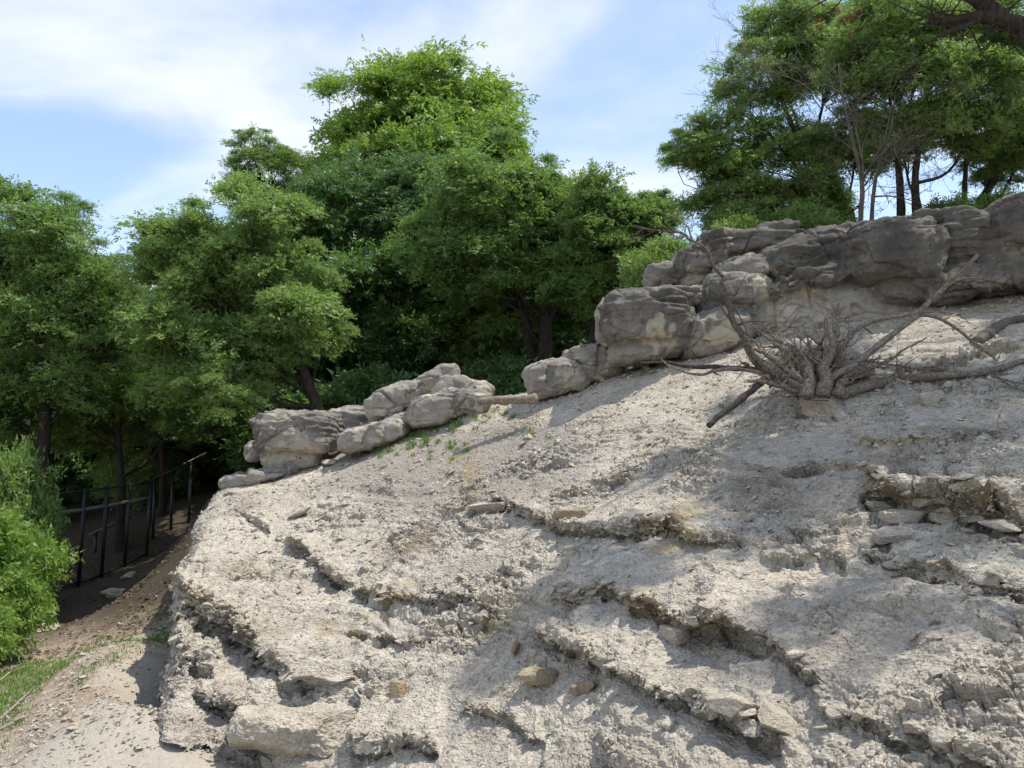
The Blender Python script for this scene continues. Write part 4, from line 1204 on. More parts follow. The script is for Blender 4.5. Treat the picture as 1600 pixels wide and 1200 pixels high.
def limbs(mb, trunk, tr, clumps, rng, twig=4, bend=.25, r_l=.05, mains=8):
    """main limbs to the middle of each group of pads, then lesser branches out to every pad"""
    n = len(trunk)
    Pc = np.array([c[0] for c in clumps])
    mains = min(mains, len(Pc))
    cen = Pc[rng.permutation(len(Pc))[:mains]]
    for _ in range(5):
        lab = ((Pc[:, None] - cen[None]) ** 2).sum(-1).argmin(1)
        cen = np.array([Pc[lab == k].mean(0) if (lab == k).any() else cen[k] for k in range(mains)])
    zt = trunk[:, 2]
    for k in range(mains):
        mem = [c for c, l in zip(clumps, lab) if l == k]
        if not mem: continue
        want = zt[0] + (cen[k][2] - zt[0]) * rng.uniform(.5, .78)
        i = int(np.clip(np.searchsorted(zt, want), n // 4, n - 1))
        a = trunk[i]
        e = a + (cen[k] - a) * .85
        d = e - a; L = np.linalg.norm(d)
        Q = spline([a, a + d * .33 + rng.normal(size=3) * L * .07 + (0, 0, -.03 * L), a + d * .68 + rng.normal(size=3) * L * .07, e], 12)
        r0 = min(tr[i] * .7, r_l * (.45 + L / 6))
        rr = np.linspace(r0, r0 * .38, 12)
        mb.tube(Q, rr, 6, False, .04, rng)
        for p, cr, dv in mem:
            j = int(rng.integers(5, 12))
            d2 = p - Q[j]; L2 = np.linalg.norm(d2)
            S = spline([Q[j], Q[j] + d2 * .5 + rng.normal(size=3) * L2 * .12, p], 7)
            mb.tube(S, np.linspace(max(.012, rr[j] * .5), .008, 7), 4, False)
            for _ in range(twig):
                jj = rng.integers(3, 7)
                e2 = p + rng.normal(size=3) * cr * .5
                mb.tube(spline([S[jj], (S[jj] + e2) / 2 + rng.normal(size=3) * cr * .1, e2], 4), np.linspace(.009, .003, 4), 3, False)

def bough_mesh(seed, n_leaf, ll, lw, L, droop, flat_):
    """one leafy bough of unit radius: twigs (slot 1) and leaves (slot 0)"""
    rng = np.random.default_rng(seed)
    pos, ax = foliage([(np.zeros(3), 1.0, np.array((0, 0, .2)))], rng, n_leaf / 6, flat_, .5, 8, .95)
    V, T = leaf_mesh('bough', pos, ax, rng, L, 6, ll, lw, droop)
    mb = MB()
    for k in range(20):
        u = rng.normal(size=3); u /= np.linalg.norm(u); u[2] = abs(u[2]) * .5
        e = u * rng.uniform(.6, 1.05)
        Q = spline([np.array((0, 0, -.12)), e * .5 + rng.normal(size=3) * .08, e], 5)
        mb.tube(Q, np.linspace(.016, .004, 5), 3, False)
        for q in range(2):
            e2 = Q[3] + rng.normal(size=3) * .25
            mb.tube(np.array([Q[2 + q], (Q[2 + q] + e2) / 2 + rng.normal(size=3) * .03, e2]), np.linspace(.007, .002, 3), 3, False)
    tv, tq = np.concatenate(mb.v), np.concatenate(mb.q)
    me = raw_mesh('bough', np.concatenate([tv, V]), tq, T + len(tv))
    me.materials.append(M['leaf_mid']); me.materials.append(M['bark'])
    me.polygons.foreach_set('material_index', np.r_[np.ones(len(tq), np.int32), np.zeros(len(T), np.int32)])
    return me
BOUGH = {'fine': [bough_mesh(700 + k, 3300, .155, .072, .27, .3, .58) for k in range(4)],
         'droop': [bough_mesh(720 + k, 3000, .19, .066, .28, 1.0, .66) for k in range(3)],
         'open': [bough_mesh(740 + k, 2100, .145, .066, .28, .25, .52) for k in range(4)]}
def hang_boughs(crown, origin, clumps, rng, fam, leaf):
    for p, cr, dv in clumps:
        o = bpy.data.objects.new('bough', BOUGH[fam][rng.integers(len(BOUGH[fam]))])
        C.objects.link(o); o.parent = crown
        o.location = Vector(p) - Vector(origin)
        up = Vector((dv[0] * .35 + rng.normal() * .12, dv[1] * .35 + rng.normal() * .12, 1)).to_track_quat('Z', 'Y')
        o.rotation_mode = 'QUATERNION'
        o.rotation_quaternion = up @ Matrix.Rotation(rng.uniform(0, 6.283), 3, 'Z').to_quaternion()
        o.scale = (cr * rng.uniform(1.0, 1.45), cr * rng.uniform(1.0, 1.3), cr * rng.uniform(.85, 1.15))
        o.material_slots[0].link = 'OBJECT'; o.material_slots[0].material = M[leaf]
def pads_in(lobes, n, rng, rmin, rmax, skip=.1, edge=.5):
    out = []
    for c, r in lobes:
        R = float(np.mean(r)); got = []; tries = 0
        while len(got) < n and tries < n * 50:
            tries += 1
            dv = rng.normal(size=3); dv /= np.linalg.norm(dv)
            if dv[2] < -.75: continue
            wob = 1 + .22 * float(perlin(np.array([dv * 1.7 + c * .37]))[0])
            p = c + dv * r * wob * (rng.uniform(.15, .7) if rng.random() < .3 else rng.uniform(.6, .9))
            cr = R * rng.uniform(rmin, rmax)
            if all(np.linalg.norm(p - g[0]) > .55 * (cr + g[1]) for g in got): got.append((p, cr, dv))
        got = [g for g in got if rng.random() > skip]
        for k in range(int(n * edge)):           # small sprigs that break the outline
            dv = rng.normal(size=3); dv /= np.linalg.norm(dv)
            if dv[2] < -.4: continue
            got.append((c + dv * r * rng.uniform(.88, 1.04), R * rng.uniform(.13, .22), dv))
        out += got
    return out

def tree(name, label, D, trunk, r0, lobes, leaf, fam='fine', n=15, seed=0, bark='bark', group=None, cat='tree', extra_trunks=(), twig=2, rmin=.26, rmax=.42, r_l=.05, mains=9, skip=.1, edge=.5):
    rng = np.random.default_rng(1000 + seed)
    base = W(trunk[0][0], trunk[0][1], D)
    gz_ = gz1(base[0], base[1])
    tp = [np.array((base[0], base[1], min(gz_, base[2]) - .3))] + [W(px, py, D) for px, py in trunk]
    T = spline(tp, 22)
    tr = np.linspace(r0, r0 * .25, 22) * (1 + .06 * rng.normal(size=22)); tr[0] *= 1.3
    root_loc = Vector((base[0], base[1], min(gz_, base[2])))
    t_ = empty(name, root_loc, label, cat, group)
    k = D / FPX
    lw_ = []
    for lb in lobes:
        px, py, rx, ry = lb[:4]
        dd = lb[4] if len(lb) > 4 else 0
        lw_.append((W(px, py, D + dd), np.array((rx * k, rx * k * .9, ry * k))))
    cl = pads_in(lw_, n, rng, rmin, rmax, skip, edge)
    mb = MB()
    mb.tube(T, tr, 9, True, .05, rng)
    for et in extra_trunks:
        E = spline([W(px, py, D + dd) for px, py, dd in et[0]], 16)
        mb.tube(E, np.linspace(et[1], et[1] * .35, 16), 8, True, .05, rng)
    limbs(mb, T, tr, cl, rng, twig, .25, r_l, mains)
    o = mb.build('trunk', M[bark], None, True)
    o.data.transform(Matrix.Translation(-root_loc)); o.parent = t_
    cr_ = bpy.data.objects.new('crown', None); C.objects.link(cr_); cr_.parent = t_; cr_.empty_display_size = .2
    hang_boughs(cr_, root_loc, cl, rng, fam, leaf)
    return t_

tree('broadleaf_tree', 'tallest tree, round bright yellow-green crown above the middle of the wood', 31, [(672, 600), (676, 480), (668, 380), (662, 260), (660, 170)], .30,
     [(600, 190, 108, 82), (700, 178, 120, 88), (660, 270, 160, 90), (560, 300, 75, 70), (770, 262, 60, 80), (660, 360, 130, 80)], 'leaf_bright', 'fine', 16, 1)
tree('broadleaf_tree', 'dark drooping-leaved tree with bare lower trunk below the tallest crown', 27, [(648, 600), (642, 500), (640, 420), (620, 330)], .26,
     [(560, 330, 95, 90), (640, 330, 90, 90), (540, 440, 75, 80), (630, 420, 80, 70), (520, 500, 60, 60)], 'leaf_dark', 'droop', 16, 2)
tree('broadleaf_tree', 'broad round glossy tree with forked black trunk beside the big boulder', 23, [(850, 600), (852, 520), (846, 480), (820, 380), (800, 300)], .26,
     [(780, 305, 115, 85), (720, 390, 90, 90), (830, 390, 85, 95), (770, 440, 85, 55), (850, 320, 50, 70)], 'leaf_mid', 'fine', 16, 3,
     extra_trunks=[([(842, 600, .3), (825, 540, .3), (822, 490, .2), (780, 450, 0), (740, 440, -.3)], .16), ([(846, 520, 0), (870, 470, .2), (890, 420, .3)], .14)])
tree('broadleaf_tree', 'small green tree behind the big boulder, right of the glossy round tree', 21.5, [(925, 560), (930, 470), (940, 380)], .17,
     [(940, 350, 75, 70), (905, 430, 60, 75), (985, 400, 70, 85), (1020, 335, 45, 45), (960, 470, 60, 60)], 'leaf_mid', 'fine', 16, 4)
tree('broadleaf_tree', 'slim tree with open top poking out left of the tallest crown', 33, [(440, 600), (430, 450), (415, 340), (405, 260)], .2,
     [(405, 240, 50, 38), (450, 290, 60, 55), (385, 290, 32, 34), (460, 370, 60, 70)], 'leaf_mid', 'open', 17, 5)
tree('broadleaf_tree', 'leaning light green tree with layered foliage behind the undercut boulder', 19, [(496, 650), (482, 600), (462, 545), (430, 470), (380, 390)], .17,
     [(390, 370, 110, 85), (290, 400, 75, 80), (440, 480, 100, 80), (330, 500, 110, 90), (498, 520, 50, 46), (390, 565, 80, 50), (290, 590, 70, 70), (350, 605, 62, 38, -1.2)], 'leaf_fresh', 'fine', 16, 6)
tree('broadleaf_tree', 'tall airy green tree filling the left edge', 20, [(60, 800), (70, 650), (60, 500), (50, 400)], .22,
     [(40, 370, 115, 85), (140, 445, 80, 70), (60, 500, 120, 80), (170, 540, 75, 70), (-60, 430, 100, 120), (60, 610, 110, 60), (-10, 660, 80, 60)], 'leaf_mid', 'open', 17, 7)
tree('broadleaf_tree', 'dark shaded tree under the left edge crowns', 22, [(190, 760), (185, 680), (200, 600)], .15,
     [(190, 620, 85, 70), (100, 620, 90, 80), (260, 650, 75, 60), (330, 640, 60, 70)], 'leaf_mid', 'fine', 16, 8)
tree('broadleaf_tree', 'mid green tree low between the left edge tree and leaning tree', 24, [(255, 740), (250, 640), (245, 540)], .14,
     [(240, 520, 70, 75), (170, 590, 70, 60), (300, 600, 70, 60), (230, 660, 80, 50)], 'leaf_fresh', 'fine', 16, 21)
# trees on the rise at the right, airy with dark branches
tree('broadleaf_tree', 'spreading airy tree at the right with dark limbs against the sky', 17.5, [(1330, 350), (1300, 300), (1265, 240), (1230, 180), (1215, 120)], .14,
     [(1190, 140, 80, 75), (1130, 240, 75, 70), (1240, 260, 95, 75), (1075, 235, 45, 34), (1270, 110, 90, 90), (1160, 325, 90, 45), (1230, 60, 80, 60), (1330, 60, 80, 70), (1260, 320, 70, 40), (1340, 230, 70, 60)], 'leaf_fresh', 'open', 17, 9,
     extra_trunks=[([(1325, 345, .2), (1290, 330, .2), (1250, 300, .1), (1190, 290, -.3)], .12)])
tree('broadleaf_tree', 'straight-trunked green tree behind the rock wall at the far right', 15.5, [(1434, 350), (1430, 280), (1440, 200), (1450, 120)], .115,
     [(1450, 130, 100, 100), (1380, 100, 80, 90), (1530, 110, 90, 95), (1480, 205, 90, 50), (1570, 200, 80, 60), (1400, 30, 100, 60), (1520, 30, 100, 60), (1395, 210, 60, 50)], 'leaf_fresh', 'open', 17, 10,
     extra_trunks=[([(1408, 350, .4), (1406, 290, .4), (1400, 220, .5), (1390, 150, .5)], .09), ([(1506, 345, .6), (1508, 280, .6), (1512, 200, .7)], .07)])
tree('broadleaf_tree', 'dark leaning tree at the right edge behind the rocks', 16.5, [(1525, 345), (1548, 290), (1580, 230), (1620, 150)], .13,
     [(1600, 90, 90, 90), (1560, 260, 60, 40), (1640, 220, 80, 80)], 'leaf_mid', 'open', 17, 11)
# bare dead tree in front of the airy one
def bare_tree(name, label, D, trunk, r0, seed, reach=.9, depth=4, bark='bark_grey', dirs=None):
    rng = np.random.default_rng(seed)
    base = W(trunk[0][0], trunk[0][1], D)
    t_ = empty(name, base, label, 'tree')
    tp = [np.array((base[0], base[1], min(base[2], gz1(base[0], base[1])) - .2))] + [W(px, py, D) for px, py in trunk]
    T = spline(tp, 20)
    tm, bm_ = MB(), MB()
    tr = np.linspace(r0, r0 * .3, 20)
    tm.tube(T, tr, 8, True, .06, rng)
    def grow(p, d, L, r, lev):
        n = 7
        pts = [p]
        dd = d.copy()
        for k in range(3):
            dd = dd + rng.normal(size=3) * .2 + np.array((0, 0, .05)); dd /= np.linalg.norm(dd)
            pts.append(pts[-1] + dd * L / 3)
        Q = spline(pts, n)
        bm_.tube(Q, np.linspace(r, max(.0025, r * .4), n), 5 if lev > 2 else 3, False)
        if lev == 0: return
        for k in range(rng.integers(3, 5)):
            i = rng.integers(2, n)
            nd = dd + rng.normal(size=3) * .62; nd /= np.linalg.norm(nd)
            grow(Q[i], nd, L * rng.uniform(.45, .75), max(.003, r * .5), lev - 1)
    for k in range(8):
        i = rng.integers(7, 20)
        a = rng.uniform(0, 6.28)
        grow(T[i], np.array((math.cos(a), .6 * math.sin(a), rng.uniform(.2, .9))) / 1.3, reach * rng.uniform(.7, 1.4), tr[i] * .5, depth)
    for nm, mm in (('trunk', tm), ('branches', bm_)):
        o = mm.build(nm, M[bark], None, True)
        o.data.transform(Matrix.Translation(-Vector(base))); o.parent = t_
    return t_
bare_tree('bare_tree', 'bare grey dead tree with fine twigs above the rock wall', 14.6, [(1345, 350), (1347, 290), (1335, 230), (1318, 160), (1310, 100)], .055, 5, 1.3, 4)
bare_tree('bare_tree', 'thin twiggy bare sapling in front of the spreading airy tree', 15.0, [(1362, 350), (1370, 270), (1390, 210), (1400, 140)], .05, 9, 1.1, 4)
# near tree at the right whose bough hangs into the top corner and dapples the slope
t = empty('overhanging_tree', (12.5, 9.0, 5.2), 'big near tree whose thick dark bough reaches into the top right corner', 'tree')
rng = np.random.default_rng(77)
mb = MB()
T = spline([(12.5, 9.0, 4.6), (12.2, 9.0, 7.5), (11.6, 8.9, 10.5), (11.2, 9, 14)], 20)
tr = np.linspace(.34, .14, 20)
mb.tube(T, tr, 10, True, .05, rng)
bough = spline([T[9], W(1690, 62, 9.2), W(1600, 42, 9.3), W(1545, 26, 9.35), W(1500, 30, 9.4), W(1452, 34, 9.4)], 26)
mb.tube(bough, np.linspace(.16, .035, 26), 8, True, .08, rng)
mb.tube(spline([bough[13], W(1530, 2, 9.4), W(1480, -25, 9.4), W(1400, -60, 9.5)], 12), np.linspace(.12, .03, 12), 7)
mb.tube(spline([bough[16], W(1510, 40, 9.3), W(1475, 52, 9.2), W(1446, 68, 9.2)], 9), np.linspace(.04, .012, 9), 6)
mb.tube(spline([W(1400, -60, 9.5), W(1330, -20, 9.5), W(1290, 0, 9.5), W(1240, 28, 9.5), W(1222, 40, 9.5)], 12), np.linspace(.02, .004, 12), 5)
mb.tube(spline([W(1330, -20, 9.5), W(1300, 16, 9.5), W(1262, 36, 9.5), W(1250, 58, 9.5)], 10), np.linspace(.012, .003, 10), 4)
for k in range(46):
    i = rng.integers(12, 26)
    e = bough[i] + rng.normal(size=3) * np.array((.4, .3, .35)) + (-.1, 0, .05)
    mb.tube(spline([bough[i], (bough[i] + e) / 2 + rng.normal(size=3) * .06, e], 6), np.linspace(.012, .003, 6), 4, False)
lob = [(np.array((10.0, 7.2, 11.6)), np.array((2.6, 2.4, 1.7))), (np.array((12.5, 9.2, 13.0)), np.array((3.2, 3.0, 2.2))), (W(1560, -120, 9.4), np.array((1.5, 1.5, .8))), (np.array((7.4, 7.2, 11.6)), np.array((2.2, 2.2, 1.2))), (np.array((6.4, 8.6, 12.2)), np.array((1.8, 1.6, 1.0))), (np.array((8.2, 10.2, 12.0)), np.array((2.0, 1.6, 1.1))), (np.array((9.2, 10.2, 12.6)), np.array((2.2, 2.0, 1.5)))]  # lobes above the slope are unseen, added to dapple its right side
cl = pads_in(lob, 15, rng, .16, .28, .35, .5)
limbs(mb, T, tr, cl, rng, 3)
o = mb.build('trunk', M['bark'], None, True); o.data.transform(Matrix.Translation(-Vector(t.location))); o.parent = t
cr_ = bpy.data.objects.new('crown', None); C.objects.link(cr_); cr_.parent = t
hang_boughs(cr_, t.location, cl, rng, 'open', 'leaf_mid')
pos = np.array([W(rng.normal(1318, 22), rng.normal(18, 13), 9.5) for k in range(26)])
V, Tt = leaf_mesh('red_leaves', pos, rng.normal(size=(26, 3)), rng, .08, 3, .05, .035)
o = link('red_leaves', raw_mesh('red_leaves', V - np.array(t.location), np.zeros((0, 4), int), Tt), M['leaf_red'], t)
o['label'] = 'small cluster of dull red leaves hanging at the top'

# the wood behind: trees that share a few builds
def generic_tree(seed, leaf, H, R, name='woodland_tree'):
    rng = np.random.default_rng(seed)
    T = spline([(0, 0, -.3), (.1, 0, H * .3), (-.1, .1, H * .6), (.05, 0, H * .85)], 16)
    tr = np.linspace(.2, .06, 16)
    mb = MB(); mb.tube(T, tr, 8, True, .05, rng)
    lobes = [(np.array((0, 0, H * .72)), np.array((R, R, H * .27))), (np.array((R * .3, 0, H * .42)), np.array((R * .85, R * .85, H * .18))), (np.array((-R * .4, 0, H * .5)), np.array((R * .8, R * .8, H * .2)))]
    cl = clumps_in(lobes, [26, 16, 14], rng, .2, .34)
    limbs(mb, T, tr, cl, rng, 3)
    pos, ax = foliage(cl, rng, 20000, .7, .4, 9)
    V, Tt = leaf_mesh('crown', pos, ax, rng, .34, 6, .17, .08)
    tm = mb.mesh('trunk', True); tm.materials.append(M['bark'])
    cm = raw_mesh('crown', V, np.zeros((0, 4), int), Tt); cm.materials.append(M[leaf])
    return tm, cm
protos = [generic_tree(301, 'leaf_dark', 9.5, 3.0), generic_tree(302, 'leaf_fresh', 8.5, 2.8)]
rng = np.random.default_rng(55)
spots = []
for D0, n in ((27, 7), (33, 9), (40, 10), (48, 10)):
    for k in range(n):
        px = -140 + (k + rng.uniform(.1, .9)) * (1180 / n)
        spots.append((px, D0 + rng.uniform(-2, 2)))
for k, (px, D) in enumerate(spots):
    x = (px - 800) / FPX * D
    z = gz1(x, D)
    # keep the tops below the skyline of the main trees
    sky = np.interp(px, [-200, 0, 200, 360, 480, 560, 800, 900, 1000, 1100], [330, 340, 460, 400, 330, 300, 330, 370, 400, 400])
    top = W(px, sky, D)[2]
    tm, cm = protos[k % 2]
    H = (9.5, 8.5)[k % 2]
    s = float(np.clip((top - z) / H, .45, 1.5)) * rng.uniform(.82, 1.0)
    t = empty('woodland_tree', (x, D, z), 'shaded tree deep in the dense wood behind the crest rocks', 'tree', 'trees deep in the wood')
    t.rotation_euler.z = rng.uniform(0, 6.28)
    t.scale = (s * rng.uniform(.95, 1.2), s * rng.uniform(.95, 1.2), s)
    link('trunk', tm, None, t); link('crown', cm, None, t)

# shrubs
def shrub_mesh(seed, R, H, dens, ll, lw, L, leaf, droop=.2):
    rng = np.random.default_rng(seed)
    lobes = [(np.array((0, 0, H * .5)), np.array((R, R, H * .5)))]
    cl = clumps_in(lobes, [20], rng, .28, .42)
    mb = MB()
    for p, cr, dv in cl:
        mb.tube(spline([np.array((0, 0, -.1)) + rng.normal(size=3) * (.1, .1, 0), p * .5 + rng.normal(size=3) * .08, p], 7), np.linspace(.022, .006, 7), 4, False)
    pos, ax = foliage(cl, rng, dens)
    pos[:, 2] = np.maximum(pos[:, 2], .05)
    V, T = leaf_mesh('foliage', pos, ax, rng, L, 5, ll, lw, droop)
    a = mb.mesh('stem', True); a.materials.append(M['bark'])
    b = raw_mesh('foliage', V, np.zeros((0, 4), int), T); b.materials.append(M[leaf])
    return a, b
def put_shrub(sm, x, y, z, s, rz, label, group=None, name='shrub', cat='shrub', sz=None):
    t_ = empty(name, (x, y, z), label, cat, group)
    t_.rotation_euler.z = rz; t_.scale = (s, s, sz or s)
    link('stem', sm[0], None, t_); link('foliage', sm[1], None, t_)
    return t_
near_bush = shrub_mesh(401, 1.25, 2.3, 7000, .125, .058, .24, 'leaf_bright', .5)
mid_bush = shrub_mesh(402, 1.2, 2.0, 7000, .1, .05, .2, 'leaf_fresh')
dark_bush = shrub_mesh(403, 1.3, 1.8, 5000, .15, .075, .26, 'leaf_dark')
p = W(-30, 965, 13.0); put_shrub(near_bush, p[0], p[1], gz1(p[0], p[1]), .74, .3, 'bright green leafy bush at the left edge in front of fence', sz=1.0)
p = W(-30, 1000, 11.5); put_shrub(near_bush, p[0] - .5, p[1], gz1(p[0], p[1]), .62, 2.1, 'low bright bush cut by the left edge nearest the path')
p = W(5, 860, 17.5); put_shrub(mid_bush, p[0], p[1], gz1(p[0], p[1]), .85, 1.3, 'taller mid green bush behind the bright bush by fence', sz=1.6)
for k, (px, D, s) in enumerate([(215, 26, .9), (268, 27, .7)]):
    x = (px - 800) / FPX * D
    put_shrub(mid_bush, x, D, gz1(x, D), s, k * 2., ['sunlit green bush just behind the fence top', 'small sunlit bush under the stair handrail'][k])
rng = np.random.default_rng(66)
for k in range(36):
    px = rng.uniform(-60, 1080); D = rng.uniform(22, 38)
    if 90 < px < 345 and D < 29: continue
    x = (px - 800) / FPX * D
    put_shrub(dark_bush, x, D, gz1(x, D), rng.uniform(.9, 1.7), rng.uniform(0, 6), 'dark shrub in the shaded undergrowth of the wood', 'undergrowth shrubs in the wood')
for k, (px, py, D) in enumerate([(1040, 400, 16.), (1150, 365, 16.5), (1210, 352, 16.5), (1270, 345, 16), (1560, 330, 15.5), (1480, 340, 15.5)]):
    p = W(px, py, D)
    put_shrub(mid_bush, p[0], p[1], p[2] - 1.0, .62, k * 1.1, ['bright shrub at the upper end of the big boulder, below the airy tree', 'low shrub over the first cap of the rock wall, under the airy tree', 'second low shrub over the rock wall, left of the dark leaning limb', 'low shrub over the rock wall just left of the bare grey tree', 'low shrub over the rock wall nearest the right edge', 'low shrub over the rock wall between the straight trunks and right edge'][k])
# far wood: one mass
rng = np.random.default_rng(91)
n = 15000
a = rng.uniform(math.radians(58), math.radians(140), n)
r = rng.uniform(52, 66, n)
x, y = r * np.cos(a), r * np.sin(a)
hmax = 9 + 2.5 * perlin(np.c_[a * 14, a * 0 + 3, a * 0]) - 5.5 * sstep(math.radians(85), math.radians(66), a)
z = ground_z(np.c_[x, y]) + rng.uniform(0, 1, n) * hmax
V, T = leaf_mesh('wood', np.c_[x, y, z], rng.normal(size=(n, 3)) + (0, -.6, .2), rng, 1.3, 4, 1.1, .6)
tag(link('woodland', raw_mesh('woodland', V, np.zeros((0, 4), int), T), M['leaf_dark']), 'dense far wood closing the view between the trunks', 'woodland', None, 'stuff')

# ------------------------------------------------------------------ fence, gate and stair rail in the shade
def pole(mb, a, b, r, sides=8): mb.tube(np.array([a, (np.asarray(a) + b) / 2, b]), r, sides)
fl = [(88, 23.0 - 3.5), (133, 19.8), (168, 20.2), (203, 20.8), (236, 21.4)]
tops = []
b0 = W(88, 930, 19.5)
t = empty('chain_link_fence', (b0[0], b0[1], gz1(b0[0], b0[1])), 'black chain-link fence along the shaded path at the left', 'fence')
L0 = Vector(t.location)
def part(mb, name, mat, parent, loc, smooth=True):
    o = mb.build(name, mat, None, smooth)
    o.data.transform(Matrix.Translation(-Vector(loc))); o.parent = parent
    return o
feet = []
for px, D in fl:
    x = (px - 800) / FPX * D
    z = gz1(x, D)
    top = W(px, 772 - (px - 88) * .12, D)
    feet.append(np.array((x, D, z)))
    tops.append(top)
    mb = MB(); pole(mb, (x, D, z - .2), top + (0, 0, .05), .045); part(mb, 'post', M['black_metal'], t, L0)
for fr, nm in ((.0, 'rail'), (.20, 'rail'), (.97, 'rail')):
    mb = MB()
    for k in range(len(fl) - 1):
        a = tops[k] * (1 - fr) + feet[k] * fr; b = tops[k + 1] * (1 - fr) + feet[k + 1] * fr
        pole(mb, a, b, .028 if fr != .2 else .045)
    part(mb, nm, M['black_metal'] if fr != .2 else M['rail_wood'], t, L0)
mb = MB()
for k in range(len(fl) - 1):
    A0, A1, B0, B1 = feet[k], tops[k], feet[k + 1], tops[k + 1]
    w_, h_ = np.linalg.norm(B0 - A0), np.linalg.norm(A1 - A0)
    st = .11
    for s_ in np.arange(-h_, w_, st):
        for sg in (0, 1):
            u0, u1 = s_, s_ + h_
            v0, v1 = 0., 1.
            if u0 < 0: v0 = -u0 / h_; u0 = 0
            if u1 > w_: v1 = 1 - (u1 - w_) / h_; u1 = w_
            if v1 <= v0: continue
            if sg: va, vb = 1 - v0, 1 - v1
            else: va, vb = v0, v1
            def at(u, v):
                f = u / w_
                return (A0 * (1 - f) + B0 * f) * (1 - v) + (A1 * (1 - f) + B1 * f) * v
            mb.tube(np.array([at(u0, va), at(u1, vb)]), .004, 3, False)
o = part(mb, 'wire_mesh', M['wire'], t, L0); o['kind'] = 'stuff'
# handrails of the stair behind the fence
b0 = W(242, 790, 22.5)
t = empty('stair_handrail', (b0[0], b0[1], gz1(b0[0], b0[1])), 'dark handrail climbing from the fence end up the bank', 'handrail'); L0 = Vector(t.location)
mb = MB(); pole(mb, W(242, 748, 22.5), W(322, 708, 23.5), .04); part(mb, 'rail', M['black_metal'], t, L0)
for px, py, D in ((242, 748, 22.5), (270, 734, 22.9), (298, 720, 23.2)):
    a = W(px, py, D); mb = MB(); pole(mb, (a[0], a[1], gz1(a[0], a[1]) - .3), a, .04); part(mb, 'post', M['black_metal'], t, L0)
b0 = W(150, 832, 22.0)
t = empty('stair_handrail', (b0[0], b0[1], gz1(b0[0], b0[1])), 'sloping handrail seen through the chain-link fence', 'handrail'); L0 = Vector(t.location)
mb = MB(); pole(mb, W(140, 836, 22.0), W(240, 788, 23.5), .04); part(mb, 'rail', M['rail_wood'], t, L0)
for px, py, D in ((150, 831, 22.1), (200, 807, 22.9), (235, 790, 23.4)):
    a = W(px, py, D); mb = MB(); pole(mb, (a[0], a[1], gz1(a[0], a[1]) - .3), a, .035); part(mb, 'post', M['black_metal'], t, L0)
r_ = np.random.default_rng(4)
for k, (px, D, s, lb) in enumerate([(190, 18.6, .2, 'pale sunlit rock at the foot of the chain-link fence'), (214, 19.4, .16, 'small pale rock right of the sunlit rock by fence'), (86, 15.6, .22, 'grey rock at the fence foot beside the bright bush')]):
    x = (px - 800) / FPX * D
    V, Q = angular_stone(14, (s, s * .8, s * .75), r_, 12, .03, k)
    o = link('fence_rock', raw_mesh('fence_rock', V, Q), M['stone']); o.location = (x, D, gz1(x, D) + s * .15)
    tag(o, lb, 'rock')

# ------------------------------------------------------------------ grass, leaf litter and sticks
def grass(name, pts, nrm, rng, h, label):
    n = len(pts)
    a = rng.uniform(0, 6.28, n)
    lean = np.stack([np.cos(a), np.sin(a), np.zeros(n)], 1) * rng.uniform(.1, .8, n)[:, None]
    hh = h * rng.uniform(.5, 1.3, n)
    up = np.array((0, 0, 1.))
    sd = np.stack([-np.sin(a), np.cos(a), np.zeros(n)], 1) * (hh * .055 + .0015)[:, None]
    tip = pts + (up + lean) * hh[:, None] * .85
    mid = pts + (up + lean * .4) * hh[:, None] * .5
    V = np.stack([pts - sd, pts + sd, mid + sd * .7, mid - sd * .7, tip], 1).reshape(-1, 3)
    k = np.arange(n)[:, None] * 5
    return tag(link(name, raw_mesh(name, V, k + np.array([[0, 1, 2, 3]]), k + np.array([[3, 2, 4]])), M['grass']), label, 'grass', None, 'stuff')
rng = np.random.default_rng(12)
pts = []
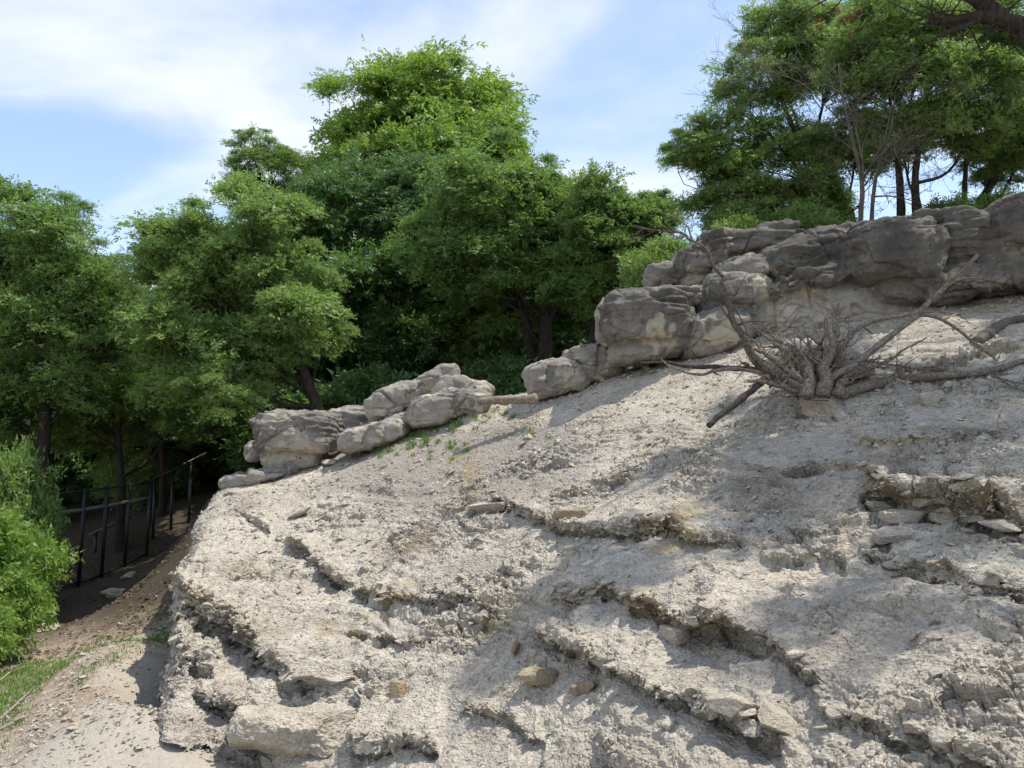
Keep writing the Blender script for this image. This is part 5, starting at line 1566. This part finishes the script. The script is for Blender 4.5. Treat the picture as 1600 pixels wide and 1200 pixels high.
for cx, cy, sx, sy, n in ((700, 662, 34, 7, 900), (660, 678, 26, 8, 700), (625, 690, 22, 8, 300), (606, 706, 10, 5, 260), (665, 702, 22, 8, 260), (715, 700, 18, 6, 200), (560, 704, 8, 4, 120), (840, 680, 22, 6, 120), (780, 648, 20, 5, 160), (1135, 640, 12, 4, 50), (1000, 585, 10, 4, 60)):
    for c in range(max(3, n // 22)):
        qx, qy = rng.normal(cx, sx), rng.normal(cy, sy)
        p, nn = on_hill(qx, qy)
        if p is None: continue
        for b in range(22):
            o_ = rng.normal(size=2) * .035
            hz = p + np.array((o_[0], o_[1], o_[1] * .4))
            pts.append(hz)
grass('grass', np.array(pts), None, rng, .075, 'sparse green grass tufts on the upper slope below the tan rocks')
n = 90000
x = rng.uniform(-9.5, -4.4, n); y = rng.uniform(6.5, 15.0, n)
dn = fbm(np.c_[x * .9, y * .6, x * 0 + 3], 4) + .10 + .14 * sstep(-4.6, -6.0, x) - .3 * sstep(-4.9, -4.3, x) - .5 * sstep(12.5, 14.5, y)
keep = rng.random(n) < np.clip(dn * 1.7, 0, 1)
x, y = x[keep], y[keep]
grass('grass', np.c_[x, y, ground_z(np.c_[x, y])], None, rng, .06, 'patchy green grass on the earth path at the lower left')
n = 11000
x = rng.uniform(-11, -4.5, n); y = rng.uniform(12, 23, n)
keep = rng.random(n) < np.clip(.35 + fbm(np.c_[x * .7, y * .7, x * 0], 3), 0, 1)
x, y = x[keep], y[keep]
tag(crumbs('leaf_litter', np.c_[x, y, ground_z(np.c_[x, y]) + .02], np.tile((0, 0, 1.), (len(x), 1)), rng.uniform(.015, .045, len(x)), M['litter'], rng, None, .25), 'brown dry leaf litter on the shaded path', 'leaf litter', None, 'stuff')
def gp3(px, D, h=.02):
    x = (px - 800) / FPX * D
    return np.array((x, D, gz1(x, D) + h))
for k, (pts_, lb) in enumerate([([(22, 9.2), (48, 9.5), (70, 9.9)], 'bleached forked stick on the ground at the lower left'), ([(20, 11.2), (34, 11.5), (42, 11.9)], 'thin pale stick in the grass beside the path edge'), ([(5, 8.7), (40, 8.8), (62, 9.3)], 'crooked dry stick low in the left corner')]):
    mb = MB(); Q = spline([gp3(*q) + (0, 0, .03 * (i == 1)) for i, q in enumerate(pts_)], 12)
    mb.tube(Q, np.linspace(.018, .007, 12), 6, True, .1, rng)
    mb.tube(spline([Q[6], Q[6] + (.12, .1, .05), Q[6] + (.2, .28, .03)], 6), np.linspace(.009, .003, 6), 5)
    tag(mb.build('stick', M['palelog'], None, True), lb, 'stick')
